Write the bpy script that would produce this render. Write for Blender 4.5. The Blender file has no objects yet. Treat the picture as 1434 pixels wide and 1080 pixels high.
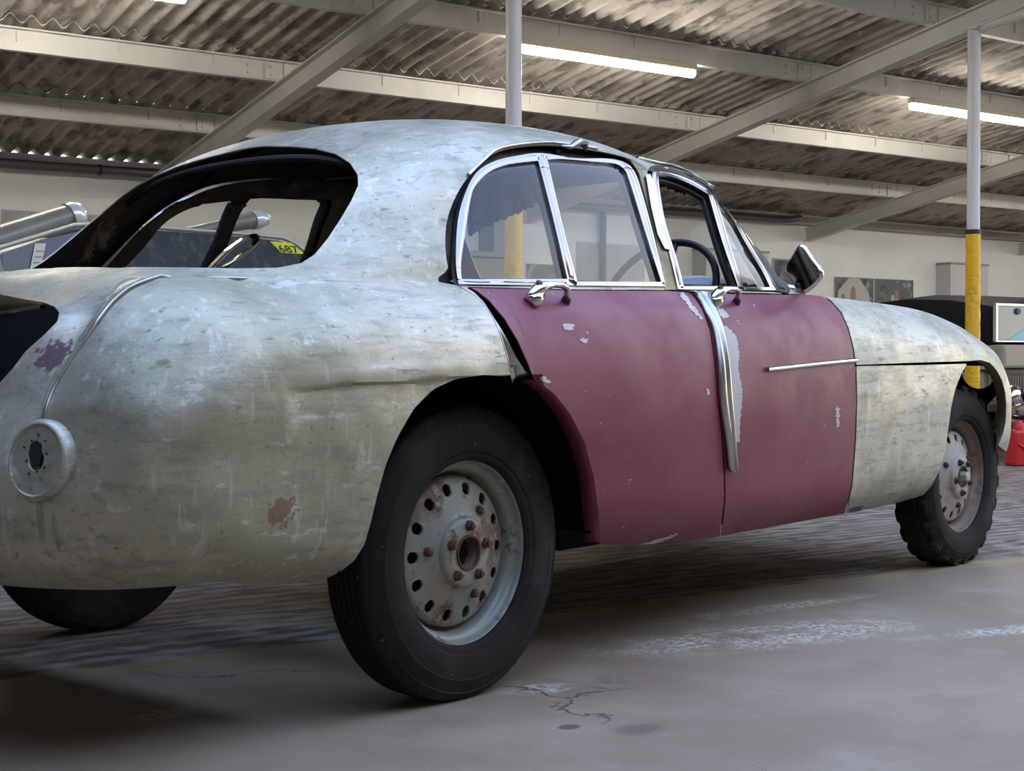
import bpy, bmesh, math, random
import numpy as np
from mathutils import Vector, Matrix
random.seed(4); rng = np.random.default_rng(4)
SC = bpy.context.scene
COL = SC.collection
# ------------------------------------------------------------------ camera
F, PCX, PCY, YH, EYE = 2055., 717., 540., 506.5, .78      # focal length in px of a 1434 px frame
PITCH = math.atan((PCY-YH)/F)
HEAD = math.atan2(2983., F)                                # building axis against the view axis
cd = bpy.data.cameras.new('camera'); cam = bpy.data.objects.new('camera', cd); COL.objects.link(cam)
cd.sensor_width = 36; cd.lens = F/1434*36; cd.clip_end = 500
cam.location = (0, 0, EYE); cam.rotation_euler = (math.pi/2-PITCH, 0, -(math.pi/2-HEAD))
SC.camera = cam
# ------------------------------------------------------------------ world and view
W = bpy.data.worlds.new('sky'); SC.world = W; W.use_nodes = True
wn = W.node_tree.nodes; wl = W.node_tree.links; wn.clear()
wo = wn.new('ShaderNodeOutputWorld'); wb = wn.new('ShaderNodeBackground'); wl.new(wb.outputs[0], wo.inputs[0])
tc = wn.new('ShaderNodeTexCoord'); sx = wn.new('ShaderNodeSeparateXYZ'); cr = wn.new('ShaderNodeValToRGB')
wl.new(tc.outputs['Generated'], sx.inputs[0]); wl.new(sx.outputs['Z'], cr.inputs[0]); wl.new(cr.outputs[0], wb.inputs[0])
cr.color_ramp.elements[0].position = 0.0; cr.color_ramp.elements[0].color = (1.0, .90, .74, 1)
cr.color_ramp.elements[1].position = 0.75; cr.color_ramp.elements[1].color = (.43, .59, 1.0, 1)
e = cr.color_ramp.elements.new(.22); e.color = (.90, .90, .90, 1)
wb.inputs[1].default_value = 1.6
SC.view_settings.view_transform = 'Standard'; SC.view_settings.look = 'None'
SC.view_settings.exposure = 1.15; SC.view_settings.gamma = 1; SC.view_settings.use_curve_mapping = False
def area_lamp(name, loc, rot, size, power, color):
    l = bpy.data.lights.new(name, 'AREA'); l.shape = 'RECTANGLE'; l.size, l.size_y = size; l.energy = power; l.color = color
    o = bpy.data.objects.new(name, l); COL.objects.link(o); o.location = loc; o.rotation_euler = rot; return o
# ------------------------------------------------------------------ materials
def mat(name, base, rough=.6, metal=0., layers=(), bump=None, spec=.5, coat=0., rlayers=()):
    """layers: (colour, scale, low, high, strength, stretch, detail[, centre, radii]) laid over each other by noise masks"""
    m = bpy.data.materials.new(name); m.use_nodes = True; n = m.node_tree.nodes; l = m.node_tree.links
    p = n['Principled BSDF']; p.inputs['Roughness'].default_value = rough; p.inputs['Metallic'].default_value = metal
    p.inputs['Specular IOR Level'].default_value = spec; p.inputs['Coat Weight'].default_value = coat
    t = n.new('ShaderNodeTexCoord')
    def mask(scale, lo, hi, stre, det, cen=None, rad=None, dist=0.):
        mp = n.new('ShaderNodeMapping'); l.new(t.outputs['Object'], mp.inputs[0]); mp.inputs['Scale'].default_value = stre
        nz = n.new('ShaderNodeTexNoise'); nz.inputs['Scale'].default_value = scale; nz.inputs['Detail'].default_value = det
        nz.inputs['Roughness'].default_value = .62; nz.inputs['Distortion'].default_value = dist
        l.new(mp.outputs[0], nz.inputs[0]); src = nz.outputs[0]
        if cen:
            sb = n.new('ShaderNodeVectorMath'); sb.operation = 'SUBTRACT'; l.new(t.outputs['Object'], sb.inputs[0]); sb.inputs[1].default_value = cen
            dv = n.new('ShaderNodeVectorMath'); dv.operation = 'DIVIDE'; l.new(sb.outputs[0], dv.inputs[0]); dv.inputs[1].default_value = rad
            ln = n.new('ShaderNodeVectorMath'); ln.operation = 'LENGTH'; l.new(dv.outputs[0], ln.inputs[0])
            mm = n.new('ShaderNodeMapRange'); l.new(ln.outputs['Value'], mm.inputs[0])
            for k, v in enumerate((0., 1.15, .32, -.42)): mm.inputs[k+1].default_value = v
            ad = n.new('ShaderNodeMath'); ad.operation = 'ADD'; l.new(src, ad.inputs[0]); l.new(mm.outputs[0], ad.inputs[1]); src = ad.outputs[0]
        mr = n.new('ShaderNodeMapRange'); l.new(src, mr.inputs[0]); mr.inputs[1].default_value = lo; mr.inputs[2].default_value = hi
        mr.interpolation_type = 'SMOOTHSTEP'
        return mr.outputs[0]
    cur = None; rcur = None; mcur = None
    for L in layers:
        L = list(L)+[None]*(10-len(L)); col, scale, lo, hi, st, stre, det, cen, rad, rr = L
        o = mask(scale, lo, hi, stre or (1, 1, 1), det or 4, cen, rad)
        ml = n.new('ShaderNodeMath'); ml.operation = 'MULTIPLY'; l.new(o, ml.inputs[0]); ml.inputs[1].default_value = st
        mx = n.new('ShaderNodeMix'); mx.data_type = 'RGBA'; l.new(ml.outputs[0], mx.inputs[0])
        if cur is None: mx.inputs[6].default_value = (*base, 1)
        else: l.new(cur, mx.inputs[6])
        mx.inputs[7].default_value = (*col, 1); cur = mx.outputs[2]
        if rr is not None:
            for key, val, dflt in (('r', rr[0], rough), ('m', rr[1], metal)):
                q = n.new('ShaderNodeMix'); q.data_type = 'FLOAT'; l.new(ml.outputs[0], q.inputs[0]); q.inputs[3].default_value = val
                prev = rcur if key == 'r' else mcur
                if prev is None: q.inputs[2].default_value = dflt
                else: l.new(prev, q.inputs[2])
                if key == 'r': rcur = q.outputs[0]
                else: mcur = q.outputs[0]
    if cur is not None: l.new(cur, p.inputs['Base Color'])
    else: p.inputs['Base Color'].default_value = (*base, 1)
    for (scale, lo, hi, dr, stre) in rlayers:
        o = mask(scale, lo, hi, stre, 4); ma = n.new('ShaderNodeMath'); ma.operation = 'MULTIPLY_ADD'
        l.new(o, ma.inputs[0]); ma.inputs[1].default_value = dr
        if rcur is None: ma.inputs[2].default_value = rough
        else: l.new(rcur, ma.inputs[2])
        rcur = ma.outputs[0]
    if rcur is not None: l.new(rcur, p.inputs['Roughness'])
    if mcur is not None: l.new(mcur, p.inputs['Metallic'])
    if bump:
        prev = None
        for (scale, st, dist, stre) in bump:
            o = mask(scale, 0, 1, stre, 6); b = n.new('ShaderNodeBump'); b.inputs['Strength'].default_value = st
            b.inputs['Distance'].default_value = dist; l.new(o, b.inputs['Height'])
            if prev: l.new(prev, b.inputs['Normal'])
            prev = b.outputs[0]
        l.new(prev, p.inputs['Normal'])
    return m
def emit(name, col, s):
    m = bpy.data.materials.new(name); m.use_nodes = True; n = m.node_tree.nodes; p = n['Principled BSDF']
    p.inputs['Base Color'].default_value = (.8, .8, .8, 1); p.inputs['Emission Color'].default_value = (*col, 1); p.inputs['Emission Strength'].default_value = s
    return m
def glassmat(name, tint=(.93, .96, .95), dirt=.02, ior=1.5):
    m = bpy.data.materials.new(name); m.use_nodes = True; n = m.node_tree.nodes; l = m.node_tree.links; n.clear()
    o = n.new('ShaderNodeOutputMaterial'); mx = n.new('ShaderNodeMixShader'); tr = n.new('ShaderNodeBsdfTransparent'); gl = n.new('ShaderNodeBsdfGlossy')
    lw = n.new('ShaderNodeLayerWeight'); lw.inputs[0].default_value = .5; pw = n.new('ShaderNodeMath'); pw.operation = 'POWER'; l.new(lw.outputs['Facing'], pw.inputs[0]); pw.inputs[1].default_value = 4.; fr = n.new('ShaderNodeMath'); fr.operation = 'MULTIPLY_ADD'; l.new(pw.outputs[0], fr.inputs[0]); fr.inputs[1].default_value = .9; fr.inputs[2].default_value = .045; tr.inputs[0].default_value = (*tint, 1); gl.inputs['Roughness'].default_value = .02
    l.new(fr.outputs[0], mx.inputs[0]); l.new(tr.outputs[0], mx.inputs[1]); l.new(gl.outputs[0], mx.inputs[2])
    df = n.new('ShaderNodeBsdfDiffuse'); df.inputs[0].default_value = (.55, .55, .5, 1); m2 = n.new('ShaderNodeMixShader')
    nz = n.new('ShaderNodeTexNoise'); nz.inputs['Scale'].default_value = 14; nz.inputs['Detail'].default_value = 8
    mr = n.new('ShaderNodeMapRange'); mr.inputs[1].default_value = .35; mr.inputs[2].default_value = .8; mr.inputs[3].default_value = dirt*.3; mr.inputs[4].default_value = dirt*2
    t = n.new('ShaderNodeTexCoord'); l.new(t.outputs['Object'], nz.inputs[0]); l.new(nz.outputs[0], mr.inputs[0]); l.new(mr.outputs[0], m2.inputs[0])
    l.new(mx.outputs[0], m2.inputs[1]); l.new(df.outputs[0], m2.inputs[2]); l.new(m2.outputs[0], o.inputs[0]); return m
ALU_SPOTS = [((.075, .004, .035), 60, .38, .50, .85, (1, 1, 1), 8, (-.953, -.54, .79), (.06, .08, .052), (.6, 0.)),
             ((.15, .15, .085), 20, .40, .50, .40, (1, 1, .3), 5, (-1.056, -.642, .50), (.02, .012, .085), (.5, .5)), ((.15, .15, .085), 20, .40, .50, .35, (1, 1, .3), 5, (-1.04, -.668, .47), (.02, .010, .10), (.5, .5)),
             ((.20, .10, .045), 75, .56, .64, .8, (1, 1, 1), 9, (-.65, -.84, .49), (.10, .2, .075), (.7, 0.))]
def alu(name, base=(.47, .43, .325), spots=ALU_SPOTS, streak=(.3, 1, 1)):
    return mat(name, base, .36, .62, layers=[
        ((.335, .33, .225), 2.3, .42, .62, .85, (1, 1, 1), 9), ((.55, .51, .41), 3.1, .50, .68, .85, (1, 1, 1.6), 9),
        ((.25, .25, .19), 9., .50, .70, .6, (1, 1, 3.5), 10), ((.62, .60, .54), 11, .60, .69, .30, (1, 1, .6), 10, None, None, (.5, .5)),
        ((.78, .76, .70), 30, .605, .68, .40, streak, 6, None, None, (.42, .5)), ((.20, .19, .14), 30, .60, .67, .55, (.35, 1, 1.8), 8, None, None, (.6, .3)),
        ((.16, .16, .12), 70, .63, .69, .6, (1, 1, 1), 4, None, None, (.6, .3)), ((.27, .265, .21), 38, .54, .66, .55, (.10, 1, 1), 6), ((.62, .60, .53), 45, .56, .68, .45, (1, 1, .12), 6)]+list(spots),
        rlayers=[(4., .35, .68, .20, (1, 1, 1)), (40., .4, .7, .10, (.4, 1, 3))],
        bump=[(110., .14, .0015, (.25, 1, 1.6)), (5., .35, .006, (1, 1, 1))])
M = {}
M['alu'] = alu('bare_aluminium')
M['alu_front'] = alu('bare_aluminium_front_wing', (.53, .515, .43), [], (1, 1, .16))
M['alu_strip'] = mat('bent_bare_metal', (.50, .50, .46), .28, .95, layers=[((.25, .24, .16), 12, .45, .7, .6, (1, 1, .4), 6)])
M['maroon'] = mat('maroon_paint', (.20, .027, .052), .38, 0, layers=[
    ((.225, .045, .07), 2.2, .40, .70, .8, (1, 1, 1), 6), ((.25, .08, .10), 7, .55, .75, .35, (.5, 1, 3), 8),
    ((.155, .022, .045), 4.5, .52, .75, .4, (1, 1, 1), 6),
    ((.66, .60, .55), 15, .712, .722, .95, (1, 1, 1), 5, None, None, (.7, 0)),
    ((.66, .60, .55), 42, .725, .735, .9, (1, 1, 1), 3)],
    rlayers=[(5., .35, .7, .16, (1, 1, 1))], bump=[(60., .05, .001, (1, 1, 1))], coat=.0, spec=.4)
M['filler'] = mat('pale_filler', (.60, .53, .47), .8, 0, layers=[((.42, .36, .31), 20, .55, .7, .5, (1, 1, 1), 6)])
M['black_in'] = mat('black_car_interior', (.010, .009, .010), .8, 0, layers=[((.03, .022, .018), 8, .5, .75, .7, (1, 1, 1), 6)])
M['well'] = mat('black_wheel_well', (.006, .006, .007), .9, 0, spec=.15)
M['brown_in'] = mat('rusty_brown_frame', (.06, .038, .026), .8, 0, layers=[((.16, .10, .06), 9, .5, .65, .8, (1, 1, 1), 8), ((.012, .01, .009), 6, .5, .6, .8, (1, 1, 1), 6)])
M['bpillar'] = mat('stripped_pillar', (.20, .17, .095), .4, .5, layers=[((.07, .06, .035), 5, .45, .62, .8, (1, 1, 1), 7), ((.42, .37, .24), 11, .55, .68, .8, (1, 1, .5), 6)])
M['chrome'] = mat('chrome', (.62, .62, .62), .10, 1., rlayers=[(30., .45, .75, .12, (1, 1, 1))])
M['dull_chrome'] = mat('dull_window_chrome', (.36, .34, .325), .2, 1., layers=[((.34, .30, .25), 30, .55, .7, .6, (1, 1, 1), 6)])
M['rubber_seal'] = mat('black_rubber_seal', (.018, .016, .015), .55, 0, layers=[((.06, .05, .045), 20, .5, .7, .6, (1, 1, .3), 5)])
M['glass'] = glassmat('car_glass')
M['tyre'] = mat('tyre_rubber', (.019, .016, .0135), .75, 0, layers=[((.055, .044, .034), 5, .45, .72, .8, (1, 1, 1), 7), ((.012, .012, .013), 3, .5, .7, .6, (1, 1, 1), 4), ((.25, .24, .22), 75, .735, .75, .8, (1, 1, 1), 2)], spec=.15)
M['rim'] = mat('pale_green_steel_rim', (.25, .255, .195), .42, .15, layers=[
    ((.20, .235, .22), 6, .45, .7, .7, (1, 1, 1), 5), ((.36, .33, .27), 14, .52, .66, .6, (1, 1, 1), 8),
    ((.12, .05, .028), 16, .57, .65, .85, (1, 1, 1), 9, None, None, (.8, 0)), ((.55, .52, .48), 24, .63, .70, .6, (1, 1, 1), 8)], bump=[(40., .2, .002, (1, 1, 1))])
M['disc'] = mat('rust_stained_wheel_disc', (.24, .25, .20), .45, .1, layers=[
    ((.30, .245, .175), 8, .42, .58, .85, (1, 1, 1), 9), ((.16, .08, .042), 11, .47, .60, .85, (1, 1, 1), 9, None, None, (.8, 0)),
    ((.50, .47, .43), 22, .58, .68, .6, (1, 1, 1), 8), ((.08, .036, .022), 26, .57, .66, .8, (1, 1, 1), 9)], bump=[(50., .3, .002, (1, 1, 1))])
M['rim_brown'] = mat('dirty_brown_steel_rim', (.17, .115, .075), .6, .1, layers=[((.30, .23, .17), 8, .45, .7, .8, (1, 1, 1), 7), ((.07, .04, .025), 14, .52, .68, .8, (1, 1, 1), 8)])
M['disc_pale'] = mat('pale_dusty_wheel_disc', (.43, .38, .33), .6, .1, layers=[((.20, .12, .08), 8, .50, .66, .9, (1, 1, 1), 8), ((.30, .06, .05), 16, .66, .72, .7, (1, 1, 1), 5), ((.52, .48, .44), 12, .5, .7, .5, (1, 1, 1), 6)])
M['rust'] = mat('rusty_nut', (.10, .048, .03), .8, .2, layers=[((.22, .11, .06), 40, .5, .7, .8, (1, 1, 1), 6), ((.03, .018, .014), 30, .5, .65, .7, (1, 1, 1), 6)])
# building
M['wall'] = mat('white_painted_blockwork', (.82, .84, .865), .85, 0, layers=[((.73, .75, .77), .7, .4, .7, .7, (1, 1, 1), 6), ((.76, .75, .74), 3, .55, .75, .4, (1, 1, 1), 6)], bump=[(60., .15, .003, (1, 1, 1))])
M['concrete_beam'] = mat('grey_concrete_beam', (.36, .34, .315), .9, 0, layers=[((.22, .20, .18), 2.5, .48, .7, .7, (1, 1, 1), 7)])
M['white_steel'] = mat('cream_white_painted_steel', (.60, .59, .56), .5, 0, layers=[((.50, .485, .455), 2., .45, .7, .7, (1, 1, 1), 5), ((.30, .26, .22), 22, .68, .74, .5, (1, 1, 1), 5)])
M['column'] = mat('white_painted_tube', (.62, .62, .66), .4, 0, layers=[((.50, .50, .53), 3., .45, .7, .6, (1, 1, .3), 5)])
M['yellow'] = mat('yellow_plastic_wrap', (.74, .44, .008), .32, 0, layers=[((.62, .34, .005), 6, .45, .7, .6, (1, 1, 1), 5)], bump=[(16., .5, .012, (1, 1, 2.4))])
M['black'] = mat('plain_black', (.012, .012, .014), .5, 0)
M['gutter'] = mat('dark_grey_plastic_pipe', (.085, .085, .10), .45, 0, layers=[((.15, .14, .15), 3, .5, .7, .5, (1, 1, 1), 4)])
M['asbestos'] = mat('weathered_corrugated_cement', (.56, .52, .47), .95, 0, layers=[
    ((.17, .14, .12), 7., .46, .62, .85, (1, .28, 1), 9), ((.68, .63, .56), 11, .54, .70, .7, (1, .3, 1), 9), ((.2, .17, .15), 1.1, .5, .72, .5, (1, 1, 1), 6)], bump=[(45., .3, .006, (1, 1, 1))])
M['tube_light'] = emit('warm_white_tube', (1., .93, .82), 36.)
M['lamp_body'] = mat('lamp_housing', (.6, .56, .46), .5, 0)
# ------------------------------------------------------------------ mesh helpers
class MB:
    """collects shapes, links them as ONE mesh object"""
    def __init__(s): s.v = []; s.f = []; s.m = []
    def add(s, v, f, mi=0):
        k = len(s.v); s.v += [tuple(p) for p in v]; s.f += [tuple(i+k for i in q) for q in f]; s.m += [mi]*len(f); return s
    def box(s, lo, hi, mi=0):
        (a, b, c), (d, e, f) = lo, hi
        return s.add([(a,b,c),(d,b,c),(d,e,c),(a,e,c),(a,b,f),(d,b,f),(d,e,f),(a,e,f)], [(0,3,2,1),(4,5,6,7),(0,1,5,4),(1,2,6,5),(2,3,7,6),(3,0,4,7)], mi)
    def tube(s, pts, r, n=12, cap=True, mi=0, flat=1.):
        P = [Vector(p) for p in pts]; rs = r if isinstance(r, (list, tuple)) else [r]*len(P); V = []; Fc = []
        up = None
        for i, p in enumerate(P):
            t = (P[min(i+1, len(P)-1)]-P[max(i-1, 0)]).normalized()
            if up is None: up = Vector((0, 0, 1)) if abs(t.z) < .9 else Vector((1, 0, 0))
            a = t.cross(up).normalized(); b = a.cross(t).normalized(); up = b
            for k in range(n):
                w = 2*math.pi*k/n; V.append(p+a*(rs[i]*math.cos(w))+b*(rs[i]*flat*math.sin(w)))
        for i in range(len(P)-1):
            for k in range(n): Fc.append((i*n+k, i*n+(k+1) % n, (i+1)*n+(k+1) % n, (i+1)*n+k))
        if cap: Fc += [tuple(range(n))[::-1], tuple((len(P)-1)*n+k for k in range(n))]
        return s.add(V, Fc, mi)
    def lathe(s, prof, n=48, M_=None, mi=0, closed=False, fn=None):
        """profile (r, d) turned about the local axis -Y (d outwards)"""
        V = []; Fc = []; k = len(prof)
        for i in range(n):
            w = 2*math.pi*i/n
            for j, (r, d) in enumerate(prof):
                if fn: r, d = fn(r, d, w, j)
                V.append((r*math.sin(w), -d, r*math.cos(w)))
        for i in range(n):
            for j in range(k if closed else k-1):
                a = i*k+j; b = i*k+(j+1) % k; c = ((i+1) % n)*k+(j+1) % k; d = ((i+1) % n)*k+j
                Fc.append((a, b, c, d))
        if M_ is not None: V = [M_ @ Vector(p) for p in V]
        return s.add(V, Fc, mi)
    def build(s, name, m, parent=None, smooth=False, bevel=0, loc=None, angle=.6):
        me = bpy.data.meshes.new(name); me.from_pydata(s.v, [], s.f)
        ms = m if isinstance(m, (list, tuple)) else [m]
        for x in ms: me.materials.append(x)
        if len(ms) > 1: me.polygons.foreach_set('material_index', s.m)
        bm = bmesh.new(); bm.from_mesh(me); bmesh.ops.recalc_face_normals(bm, faces=bm.faces); bm.to_mesh(me); bm.free()
        o = bpy.data.objects.new(name, me); COL.objects.link(o)
        if parent: o.parent = parent
        if loc: o.location = loc
        if bevel:
            b = o.modifiers.new('bevel', 'BEVEL'); b.width = bevel; b.segments = 2; b.limit_method = 'ANGLE'; b.angle_limit = .6
        if smooth:
            me.polygons.foreach_set('use_smooth', [True]*len(me.polygons)); me.set_sharp_from_angle(angle=angle)
        return o
def tag(o, label=None, cat=None, group=None, kind=None):
    for k, v in (('label', label), ('category', cat), ('group', group), ('kind', kind)):
        if v: o[k] = v
    return o
def empty(name, loc=(0,0,0), rz=0, parent=None):
    o = bpy.data.objects.new(name, None); COL.objects.link(o); o.location = loc; o.rotation_euler = (0,0,rz); o.empty_display_size = .2
    if parent: o.parent = parent
    return o
def copy_tree(o, parent=None):
    c = o.copy(); COL.objects.link(c); c.parent = parent
    for ch in [x for x in COL.objects if x.parent == o and x is not c]: copy_tree(ch, c)
    return c
def smooth01(x): x = np.clip(x, 0, 1); return x*x*(3-2*x)
# ------------------------------------------------------------------ the hall
WY = 13.3; SL = .171; ZE = 2.62
def zroof(y): return ZE+SL*(WY-y)
XA, XB = -9., 30.
PUR = [11.76, 10.42, 9.0, 7.64, 6.28, 4.92]
PITCHC = .146; AMP = .029
def corrugated(y_hi, y_lo, lift_hi, lift_lo, x0, x1, mb, extra=0.):
    """one course of sheets from y_hi (low end at the wall side) to y_lo (upper end)"""
    n = int((x1-x0)/PITCHC*10)
    xs = np.linspace(x0, x1, n+1); z = AMP*np.cos(2*np.pi*xs/PITCHC)
    V = []
    for y, dz in ((y_hi, lift_hi), (y_lo, lift_lo)):
        for k, x in enumerate(xs): V.append((x, y, zroof(y)+AMP+z[k]+dz))
    for y, dz in ((y_hi, lift_hi+.009), (y_lo, lift_lo+.009)):
        for k, x in enumerate(xs): V.append((x, y, zroof(y)+AMP+z[k]+dz))
    m = n+1; Fc = []
    for k in range(n):
        Fc += [(k, k+1, m+k+1, m+k), (2*m+k, 3*m+k, 3*m+k+1, 2*m+k+1), (k, 2*m+k, 2*m+k+1, k+1), (m+k, m+k+1, 3*m+k+1, 3*m+k)]
    mb.add(V, Fc)
mb = MB(); edges = [WY+.06]+PUR
for i in range(len(edges)-1):
    corrugated(edges[i]+(.10 if i else 0), edges[i+1]-.08, .022 if i else 0., .0, XA, XB, mb)
def corr_front(y_a, y_b, z_a, z_b, mb):
    n = int((XB-XA)/PITCHC*8); xs = np.linspace(XA, XB, n+1); V = []
    for dz in (0, .009):
        for y, zz in ((y_a, z_a), (y_b, z_b)): V += [(x, y, zz+AMP*math.cos(2*math.pi*x/PITCHC)+dz) for x in xs]
    m = n+1; mb.add(V, [(k, k+1, m+k+1, m+k) for k in range(n)]+[(2*m+k, 3*m+k, 3*m+k+1, 2*m+k+1) for k in range(n)]+[(k, 2*m+k, 2*m+k+1, k+1) for k in range(n)])
corr_front(-1.0, -7.1, 4.05, 3.0, mb); mb.box((XA, -1.1, 4.10), (-1.2, 4.95, 4.14))                       # unseen roof behind the camera and flat slab at left, added to limit the sky light
ceil = mb.build('ceiling', M['asbestos'], smooth=True, angle=1.2); tag(ceil, kind='structure')
# purlins: Z sections running the length of the hall
mb = MB(); mb.box((XA, WY-.07, 0), (XB, WY+.06, ZE+.012)); w = mb.build('wall_back', M['wall']); tag(w, kind='structure')
w = MB().box((XA-.12, -7, 0), (XA, WY+.06, 4.2)).build('wall_left_added', M['wall']); tag(w, kind='structure')  # unseen end wall, added to block low sky light
M['bounce_wall'] = mat('cream_bounce_wall', (.88, .78, .55), .8, 0, layers=[((.74, .65, .45), 1.2, .45, .65, .7, (1, 1, 1), 5)])  # pale warm colour for the added wall, to bounce light onto the car
w = MB().box((XA, -7.12, 0), (XB, -7, 3.0)).build('wall_front_added', M['bounce_wall']); tag(w, kind='structure')  # unseen wall behind the camera, added to reflect warm light
def purlin(y, i):
    z = zroof(y); b = MB(); segs = [XA]+[5.02+4.30*k for k in range(0, 6)]
    for a, c in zip(segs[:-1], segs[1:]):
        b.box((a+.004, y-.008, z-.165), (c-.004, y+.010, z-.004)); b.box((a+.004, y+.010, z-.165), (c-.004, y+.055, z-.150)); b.box((a+.004, y-.05, z-.018), (c-.004, y-.008, z-.006))
        b.box((c-.16, y-.022, z-.15), (c-.06, y-.008, z-.03)); 
        for dz in (-.06, -.12):
            b.tube([(c-.11, y-.035, z+dz), (c-.11, y-.008, z+dz)], .012, 6); b.tube([(c-.30, y-.03, z+dz), (c-.30, y-.008, z+dz)], .010, 6)
    x = XA+.3
    while x < 20:
        b.tube([(x, y-.012, z-.10), (x, y-.014, z+.012)], .005, 5); x += .73
    o = b.build('roof_purlin', M['white_steel']); return o
PL = ['lowest roof purlin, nearest the back wall', 'second roof purlin up from the back wall', 'third roof purlin up, beside the two strip lights', 'fourth roof purlin up, crossing the top right corner', 'fifth roof purlin up from the back wall', 'uppermost roof purlin at the open edge of the roof']
for i, y in enumerate(PUR): tag(purlin(y, i), 'long cream painted steel '+PL[i], 'purlin', 'roof purlins')
RX = [.72, 5.02, 9.32, 13.65, 17.95]
RL = ['cream painted sloping rafter at the far left of the hall', 'cream painted sloping rafter meeting the pole behind the car roof', 'cream painted sloping rafter running down to the right of the car roof', 'cream painted sloping rafter at the far right ending at the back wall', 'cream painted sloping rafter beyond the right edge']
for x, lb in zip(RX, RL):
    b = MB(); y1, y0 = WY-.07, 4.8
    for (xa, xb, da, db) in ((x-.055, x+.055, -.335, -.322), (x-.006, x+.006, -.322, -.182), (x-.055, x+.055, -.182, -.168)):
        b.add([(xa, y0, zroof(y0)+da), (xb, y0, zroof(y0)+da), (xb, y1, zroof(y1)+da), (xa, y1, zroof(y1)+da), (xa, y0, zroof(y0)+db), (xb, y0, zroof(y0)+db), (xb, y1, zroof(y1)+db), (xa, y1, zroof(y1)+db)],
              [(0,3,2,1),(4,5,6,7),(0,1,5,4),(1,2,6,5),(2,3,7,6),(3,0,4,7)])
    o = b.build('roof_rafter', M['white_steel']); tag(o, lb, 'rafter', 'roof rafters')
for i, (x, lb) in enumerate([(5.02, 'white round steel pole behind the car roof, yellow wrap seen through the rear side window'), (9.30, 'white round steel pole on the right with a bright yellow wrapped lower part')]):
    y = 7.27; t = empty('support_column', (x, y, 0)); tag(t, lb, 'column', 'round support columns')
    zt = zroof(y)-.335
    MB().tube([(0,0,0), (0,0,zt)], .049, 28, mi=0).build('pole', M['column'], t, True)
    pr = []
    b = MB(); zz = np.linspace(.0, 1.76, 90)
    n = 36; V = []
    for k, z in enumerate(zz):
        for j in range(n):
            a = 2*math.pi*j/n
            wr = .0035*math.sin(z*55+3*math.sin(a*2+z*9))*math.exp(-((z-1.28)/.11)**2)+.0012*math.sin(a*7+z*40)*math.exp(-((z-1.15)/.3)**2)
            r = .0555+wr; V.append((r*math.cos(a), r*math.sin(a), z))
    b.add(V, [(k*n+j, k*n+(j+1) % n, (k+1)*n+(j+1) % n, (k+1)*n+j) for k in range(89) for j in range(n)]+[tuple(range(n))[::-1], tuple(89*n+j for j in range(n))])
    tag(b.build('yellow_wrap', M['yellow'], t, True, angle=2), 'bright yellow padded wrap')
    MB().tube([(0,0,1.755), (0,0,1.79)], .0575, 28).build('black_band', M['black'], t, True)
    MB().box((-.09,-.09,0), (.09,.09,.012)).build('base_plate', M['column'], t)
    MB().box((-.07,-.07,zt-.004), (.07,.07,zt+.008)).build('top_plate', M['column'], t)
b = MB().tube([(9.32, 7.20, 3.33), (9.32, 5.6, 3.46), (9.32, 4.9, 3.62)], .045, 16); o = b.build('tie_tube', M['white_steel'], None, True)
tag(o, 'cream painted tube brace springing from the top of the right hand pole', 'brace')
# strip lights hang below the third purlin line
def strip(x0, x1, y, lb):
    z = zroof(y)-.215; t = empty('strip_light', ((x0+x1)/2, y, z)); tag(t, lb, 'strip light', 'strip lights'); h = (x1-x0)/2
    b = MB().box((-h, -.04, -.005), (h, .04, .045)); b.build('housing', M['lamp_body'], t, bevel=.006)
    MB().tube([(-h+.0,0,-.028), (-h+.012,0,-.028), (h-.012,0,-.028), (h,0,-.028)], [.022,.034,.034,.022], 16).build('diffuser', M['tube_light'], t, True)
    for s in (-1, 1): MB().box((s*(h*.7)-.01, -.012, .04), (s*(h*.7)+.01, .004, .052)).build('bracket', M['lamp_body'], t)
strip(6.235, 7.99, 8.995, 'glowing strip light directly right of the pole behind the car')
strip(10.616, 12.37, 8.995, 'glowing strip light behind the right hand yellow pole')
strip(1.90, 3.647, 8.995, 'glowing strip light at the top left edge of the picture')
strip(14.99, 16.74, 8.995, 'glowing strip light far down the hall beyond the right edge')
# wall details
Yf = WY-.07
b = MB().box((11.35, Yf-.10, 2.50), (XB, Yf-.001, 2.60)); tag(b.build('trim_1', M['concrete_beam'], bevel=.008), kind='structure')
b = MB().box((XA, Yf-.05, 2.50), (11.35, Yf-.001, 2.56)); tag(b.build('trim_2', M['concrete_beam'], bevel=.008), kind='structure')
t = empty('drain_pipe', (5, Yf-.12, 2.535)); tag(t, 'dark grey plastic pipe running under the eave along the back wall', 'pipe')
pts = [(x, -.02+.0*math.sin(x), -.012+.012*math.sin(x*1.1)) for x in np.linspace(-12, 7.9, 50)]+[(8.2, .0, .01), (8.45, .05, .05)]
MB().tube(pts, .042, 14).build('pipe', M['gutter'], t, True)
for x in np.arange(-11.5, 8, 1.22): MB().tube([(x-.012, -.02, -.012+.012*math.sin(x*1.1)), (x+.012, -.02, -.012+.012*math.sin(x*1.1))], .048, 14).build('pipe_clip', M['black'], t, True)
t = MB().tube([(10.33, Yf-.06, 0.0), (10.33, Yf-.06, 2.48)], .038, 12).build('downpipe', M['black'], None, True); tag(t, 'black vertical downpipe on the back wall seen through the rear door window', 'pipe')
M['pic_grey'] = mat('grey_display_board', (.36, .37, .39), .7, 0, layers=[((.46, .47, .49), 2.2, .45, .6, .8, (1, 1, 1), 5), ((.22, .235, .25), 3.2, .55, .7, .7, (1, 1, 1), 5)])
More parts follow.
